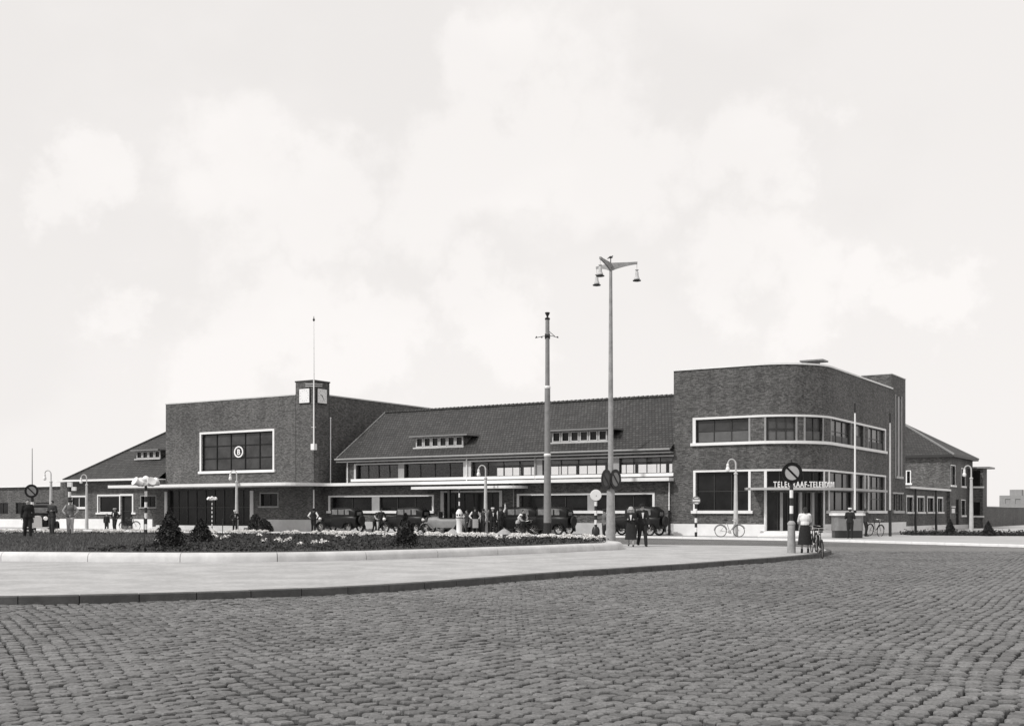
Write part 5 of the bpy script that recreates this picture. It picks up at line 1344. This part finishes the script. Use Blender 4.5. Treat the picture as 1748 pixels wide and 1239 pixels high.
def person(px,Y,z,face,lab,top='dark',bottom='dark',hat=None,dress=None,walk=0.0,arms='down',H=1.72,shirt=None,sleeves=None,bag=False,voxel=0.026,group=None,woman=False,lean=0.0,apron=False):
    """face: degrees the figure is turned from facing the camera"""
    root=empty('person',(gx(px,Y),Y,z),R(face),lab,'person',group,H/1.72)
    st=0.32*walk
    hipL=Vector((0.09,0,0.90)); hipR=Vector((-0.09,0,0.90))
    kL=Vector((0.10,-0.05-st*0.45,0.50)); kR=Vector((-0.10,-0.03+st*0.2,0.50))
    aL=Vector((0.11,-st,0.08)); aR=Vector((-0.11,0.02+st,0.08+0.05*walk))
    sh=1.42; sw=0.19 if not woman else 0.165
    ln=Vector((0,-lean*0.35,-lean*0.1))
    sL=Vector((sw,0,sh))+ln; sR=Vector((-sw,0,sh))+ln
    def armpts(s,sg):
        if arms=='down' or (arms=='raise' and sg<0): e=s+Vector((0.06*sg,0.02-0.08*walk*sg,-0.28)); h_=e+Vector((0.0,-0.06-0.1*walk*sg,-0.24))
        elif arms=='raise': e=s+Vector((0.12,-0.05,0.22)); h_=e+Vector((0.0,-0.05,0.25))
        elif arms=='hold': e=s+Vector((0.07*sg,0.03,-0.27)); h_=e+Vector((-0.09*sg,-0.2,0.04))
        elif arms=='hip': e=s+Vector((0.17*sg,0.06,-0.24)); h_=e+Vector((-0.13*sg,-0.08,-0.16))
        elif arms=='reach': e=s+Vector((0.05*sg,-0.14,-0.22)); h_=e+Vector((-0.02*sg,-0.22,-0.06))
        return e,h_
    eL,wL=armpts(sL,1); eR,wR=armpts(sR,-1)
    head=Vector((0,-0.01,1.60))+ln*1.25; neck=Vector((0,0.01,1.44))+ln
    mb=MB()
    capsule(mb,hipL,kL,0.082,0.058);capsule(mb,kL,aL,0.056,0.038);capsule(mb,hipR,kR,0.082,0.058);capsule(mb,kR,aR,0.056,0.038)
    for a in (aL,aR): capsule(mb,a+Vector((0,0.03,-0.04)),a+Vector((0,-0.15,-0.05)),0.04,0.032)
    ellipsoid(mb,(0,0,0.94),0.155,0.105,0.13); ellipsoid(mb,tuple(Vector((0,0,1.12))+ln*.5),0.135,0.095,0.2); ellipsoid(mb,tuple(Vector((0,0,1.30))+ln*.8),0.165,0.105,0.16)
    capsule(mb,sL,eL,0.05,0.038);capsule(mb,eL,wL,0.038,0.026);capsule(mb,sR,eR,0.05,0.038);capsule(mb,eR,wR,0.038,0.026)
    capsule(mb,sL,sR,0.055,0.055); capsule(mb,neck-Vector((0,0,0.04)),head-Vector((0,0,0.05)),0.055,0.048)
    ellipsoid(mb,tuple(head),0.076,0.096,0.115); capsule(mb,head+Vector((0,-0.085,-0.005)),head+Vector((0,-0.105,-0.03)),0.013,0.016,6); capsule(mb,head+Vector((0,-0.06,-0.085)),head+Vector((0,-0.075,-0.088)),0.022,0.02,6)
    for sg in (-1,1): ellipsoid(mb,tuple(head+Vector((0.078*sg,0.01,-0.01))),0.012,0.02,0.03)
    for w_,e_,sg in ((wL,eL,1),(wR,eR,-1)):
        d=(w_-e_).normalized(); side=Vector((0,1,0)) if abs(d.y)<0.8 else Vector((0,0,1)); side=(side-d*side.dot(d)).normalized(); inn=d.cross(side)
        capsule(mb,w_,w_+d*0.06,0.026,0.034)
        for i in range(4):
            b0=w_+d*0.07+side*(0.033-0.022*i); m1=b0+d*(0.045,0.05,0.047,0.036)[i]+inn*(-0.008*sg); capsule(mb,b0,m1,0.0115,0.010,6); capsule(mb,m1,m1+d*0.03+inn*(-0.014*sg),0.010,0.008,6)
        tb=w_+d*0.025-side*0.03*-1; capsule(mb,tb,tb+side*0.028+d*0.035,0.012,0.010,6)
    body=link('body',remesh(mb,voxel,'body'),SKIN,root,True,60)
    # clothes
    if not dress:
        mb=MB()
        capsule(mb,hipL,kL,0.115,0.085);capsule(mb,kL,aL+Vector((0,0,0.0)),0.083,0.07);capsule(mb,hipR,kR,0.115,0.085);capsule(mb,kR,aR,0.083,0.07); ellipsoid(mb,(0,0,0.95),0.18,0.135,0.14)
        link('trousers',remesh(mb,voxel,'trousers'),CL[bottom],root,True,60)
    else:
        mb=MB(); zl=0.32; n=20
        prof=[(0.16,1.06),(0.19,0.95),(0.215,0.8),(0.24,0.6),(0.27,zl),(0.25,zl-0.005)]
        base=len(mb.v)
        for r__,zz in prof:
            for k in range(n):
                a=2*math.pi*k/n; f=1+0.05*math.sin(a*5)*(1.06-zz); mb.v.append((r__*f*math.cos(a),(r__*0.82*f*math.sin(a))+(-st*0.3)*(1-zz),zz))
        for i in range(len(prof)-1):
            for k in range(n): k2=(k+1)%n; mb.f.append((i*n+k,i*n+k2,(i+1)*n+k2,(i+1)*n+k))
        mb.f.append(tuple(range(n))); mb.build('skirt',CL[bottom],root)
    mb=MB(); low_=0.84 if not dress else 1.0
    if dress=='coat': low_=0.6
    ellipsoid(mb,tuple(Vector((0,0,1.30))+ln*.8),0.195,0.135,0.19); ellipsoid(mb,tuple(Vector((0,0,1.12))+ln*.5),0.165,0.125,0.22)
    if low_<0.99: 
        capsule(mb,(0.05,0,1.05),(0.07,0,low_+0.1),0.13,0.145); capsule(mb,(-0.05,0,1.05),(-0.07,0,low_+0.1),0.13,0.145)
    capsule(mb,sL-Vector((0.02,0,0)),sR+Vector((0.02,0,0)),0.082,0.082)
    tops=mb
    sm=MB() if sleeves else mb
    for s_,e_,w_ in ((sL,eL,wL),(sR,eR,wR)): capsule(sm,s_,e_,0.076,0.058); capsule(sm,e_,w_+(e_-w_)*0.05,0.058,0.046)
    link('jacket' if not sleeves else 'waistcoat',remesh(tops,voxel,'jacket'),CL[top],root,True,60)
    if sleeves: link('shirt_sleeves',remesh(sm,voxel,'sleeves'),CL[sleeves],root,True,60)
    if shirt:
        mb=MB(); mb.add([(-0.05,-0.15,1.40),(0.05,-0.15,1.40),(0.012,-0.158,1.16),(-0.012,-0.158,1.16)],[(0,1,2,3)]); mb.v=[(x+ln.x,y+ln.y,zz+ln.z) for x,y,zz in mb.v]; 
        capsule(mb,neck+Vector((0,-0.02,-0.03)),neck+Vector((0,-0.01,0.0)),0.068,0.062); mb.build('shirt_front',CL[shirt],root)
    if apron:
        mb=MB(); 
        for i in range(6):
            pass
        vs_=[(x,-0.165-0.02*math.cos(x*9),zz) for zz in (1.0,0.7,0.42) for x in (-0.19,-0.07,0.07,0.19)]
        mb.add(vs_,[(i+4*j,i+1+4*j,i+5+4*j,i+4+4*j) for j in range(2) for i in range(3)]); mb.build('apron',CL['light'],root)
    mb=MB()
    for a in (aL,aR): capsule(mb,a+Vector((0,0.035,-0.035)),a+Vector((0,-0.165,-0.045)),0.045,0.036); capsule(mb,a+Vector((0,0.02,0.05)),a+Vector((0,0.02,-0.03)),0.05,0.045)
    link('shoes',remesh(mb,max(voxel*0.8,0.016),'shoes'),CL['black'],root,True,60)
    # hair and hat
    mb=MB(); hc=head+Vector((0,0.018,0.022)); ellipsoid(mb,tuple(hc),0.086,0.10,0.112)
    if woman: ellipsoid(mb,tuple(head+Vector((0,0.085,-0.04))),0.06,0.05,0.06); 
    mb.build('hair',HAIR,root)
    if hat:
        hm,shape=hat
        M=Matrix.Translation(head+Vector((0,0.005,0.055)))
        mb=MB()
        if shape=='brim': mb.lathe([(0.165,0.0),(0.17,0.01),(0.1,0.02),(0.098,0.085),(0.08,0.115),(0.02,0.105)],(0,0,0),16,sy=1.12,M=M)
        elif shape=='cap': mb.lathe([(0.1,-0.01),(0.115,0.03),(0.125,0.06),(0.09,0.085),(0.01,0.09)],(0,0,0),16,sy=1.12,M=M); mb.box(-0.07,0.07,-0.17,-0.09,-0.005,0.01,M)
        elif shape=='cloche': mb.lathe([(0.13,-0.03),(0.115,0.0),(0.11,0.05),(0.08,0.1),(0.01,0.115)],(0,0,0),16,sy=1.12,M=M)
        mb.build('hat',CL[hm],root)
    if bag:
        mb=MB(); q=wR+Vector((-0.02,0,-0.28)); mb.prism([(q.x-0.05,q.y-0.17),(q.x+0.05,q.y-0.17),(q.x+0.05,q.y+0.17),(q.x-0.05,q.y+0.17)],q.z-0.12,q.z+0.12)
        mb.tube([(q.x,q.y-0.1,q.z+0.12),(q.x,q.y-0.05,q.z+0.2),(q.x,q.y+0.05,q.z+0.2),(q.x,q.y+0.1,q.z+0.12)],0.012,5)
        b_=mb.build('handbag',CL['black']); b_.parent=None; b_.matrix_world=Matrix.LocRotScale(root.location,root.rotation_euler,root.scale)
        tag(b_,'black bag hanging from the hand of '+bag,'bag')
    return root
crowd='people standing about the station square'
person(1374,41.0,PZ,172,'woman in white blouse and long dark skirt seen from behind at the kerb tip','white','black',None,'skirt',0.1,'reach',1.62,woman=True,voxel=0.017)
person(1077,48.6,PZ,-8,'woman in long dark coat and pale hat walking at left of the couple','black','black',('light','cloche'),'coat',0.6,'hold',1.64,shirt='white',woman=True,voxel=0.017)
person(1096,48.9,PZ,6,'man in dark suit and hat walking at right of the couple','black','black',('black','brim'),None,0.8,'down',1.76,shirt='white',voxel=0.017,bag='the man in the walking couple')
person(1032,62.5,0,-70,'man in grey jacket and dark trousers left of the tall mast','grey','black',('dark','cap'),None,0.3,'hip',1.72,voxel=0.022)
person(1451,64.6,PVZ,160,'man in dark suit and white cap before the low kiosk','black','black',('white','cap'),None,0.1,'hold',1.7,voxel=0.022)
person(1478,70,PVZ,100,'bareheaded dark-suited man right of the low kiosk','dark','black',None,None,0.2,'down',1.7)
person(401,84,PVZ,20,'man in white cap beside the street lamp under the tower canopy','black','black',('white','cap'),None,0.2,'hip',1.6,shirt='light')
person(535,83.5,PVZ,175,'man in dark waistcoat and white sleeves at the tower corner','black','black',('dark','cap'),None,0.2,'hip',1.74,sleeves='white')
person(639,84.5,PVZ,60,'small man stooping left of the black saloon behind the shrub','dark','black',('dark','cap'),None,0.3,'reach',1.5,lean=0.6,sleeves='light')
person(650,83.8,PVZ,30,'broad man in dark clothes leaning by the bonnet of the saloon behind the shrub','dark','dark',('black','brim'),None,0.5,'hip',1.75,lean=0.2)
person(811,77,PVZ,10,'man in wide dark hat, white sleeves and pale apron beside the white pillar','black','dark',('black','brim'),None,0.3,'hip',1.76,sleeves='white',apron=True)
person(825,78.2,PVZ,-30,'man in dark waistcoat between the aproned man and the street lamp','dark','black',('dark','cap'),None,0.4,'down',1.68,sleeves='light')
person(841,77,PVZ,15,'man in dark coat with white cap right of the central street lamp','black','black',('white','cap'),None,0.2,'down',1.76,shirt='white')
person(855,77.6,PVZ,-15,'man raising one arm at the right of the entrance crowd','black','black',('dark','brim'),None,0.2,'raise',1.8,sleeves='white')
person(833,79.3,PVZ,50,'man in grey half hidden in the middle of the entrance crowd','grey','dark',None,None,0.2,'down',1.7)
person(797,78.3,PVZ,-60,'dark-clothed man just right of the white pillar','dark','dark',None,None,0.3,'down',1.62)
person(883,76.2,PVZ,80,'white-haired small figure stooping before the saloon bonnets','light','dark',('white','cloche'),None,0.2,'reach',1.4,lean=0.7)
person(893,76.6,PVZ,20,'man in dark waistcoat and white sleeves before the saloon bonnets','black','dark',None,None,0.2,'hip',1.6,sleeves='white')
person(47,53,0.42,30,'nearest dark-coated man under the left no-parking disc','black','black',None,None,0.3,'down',1.76,voxel=0.022)
person(89,59.5,0.42,-20,'dark-suited man standing between two others at the far left','dark','dark',None,None,0.2,'hold',1.76,voxel=0.022)
person(120,60,0.42,10,'man in pale grey suit in front of the striped signal post','grey','light',('dark','cap'),None,0.3,'hip',1.78,voxel=0.022,sleeves='light')
person(182,86,PVZ,30,'short dark-clothed figure left of the left wing doorway','dark','dark',('light','cap'),None,0.2,'down',1.35)
person(196,84,PVZ,-25,'man in dark suit and pale cap by the left wing doorway','black','black',('light','cap'),None,0.2,'hip',1.74,shirt='white')
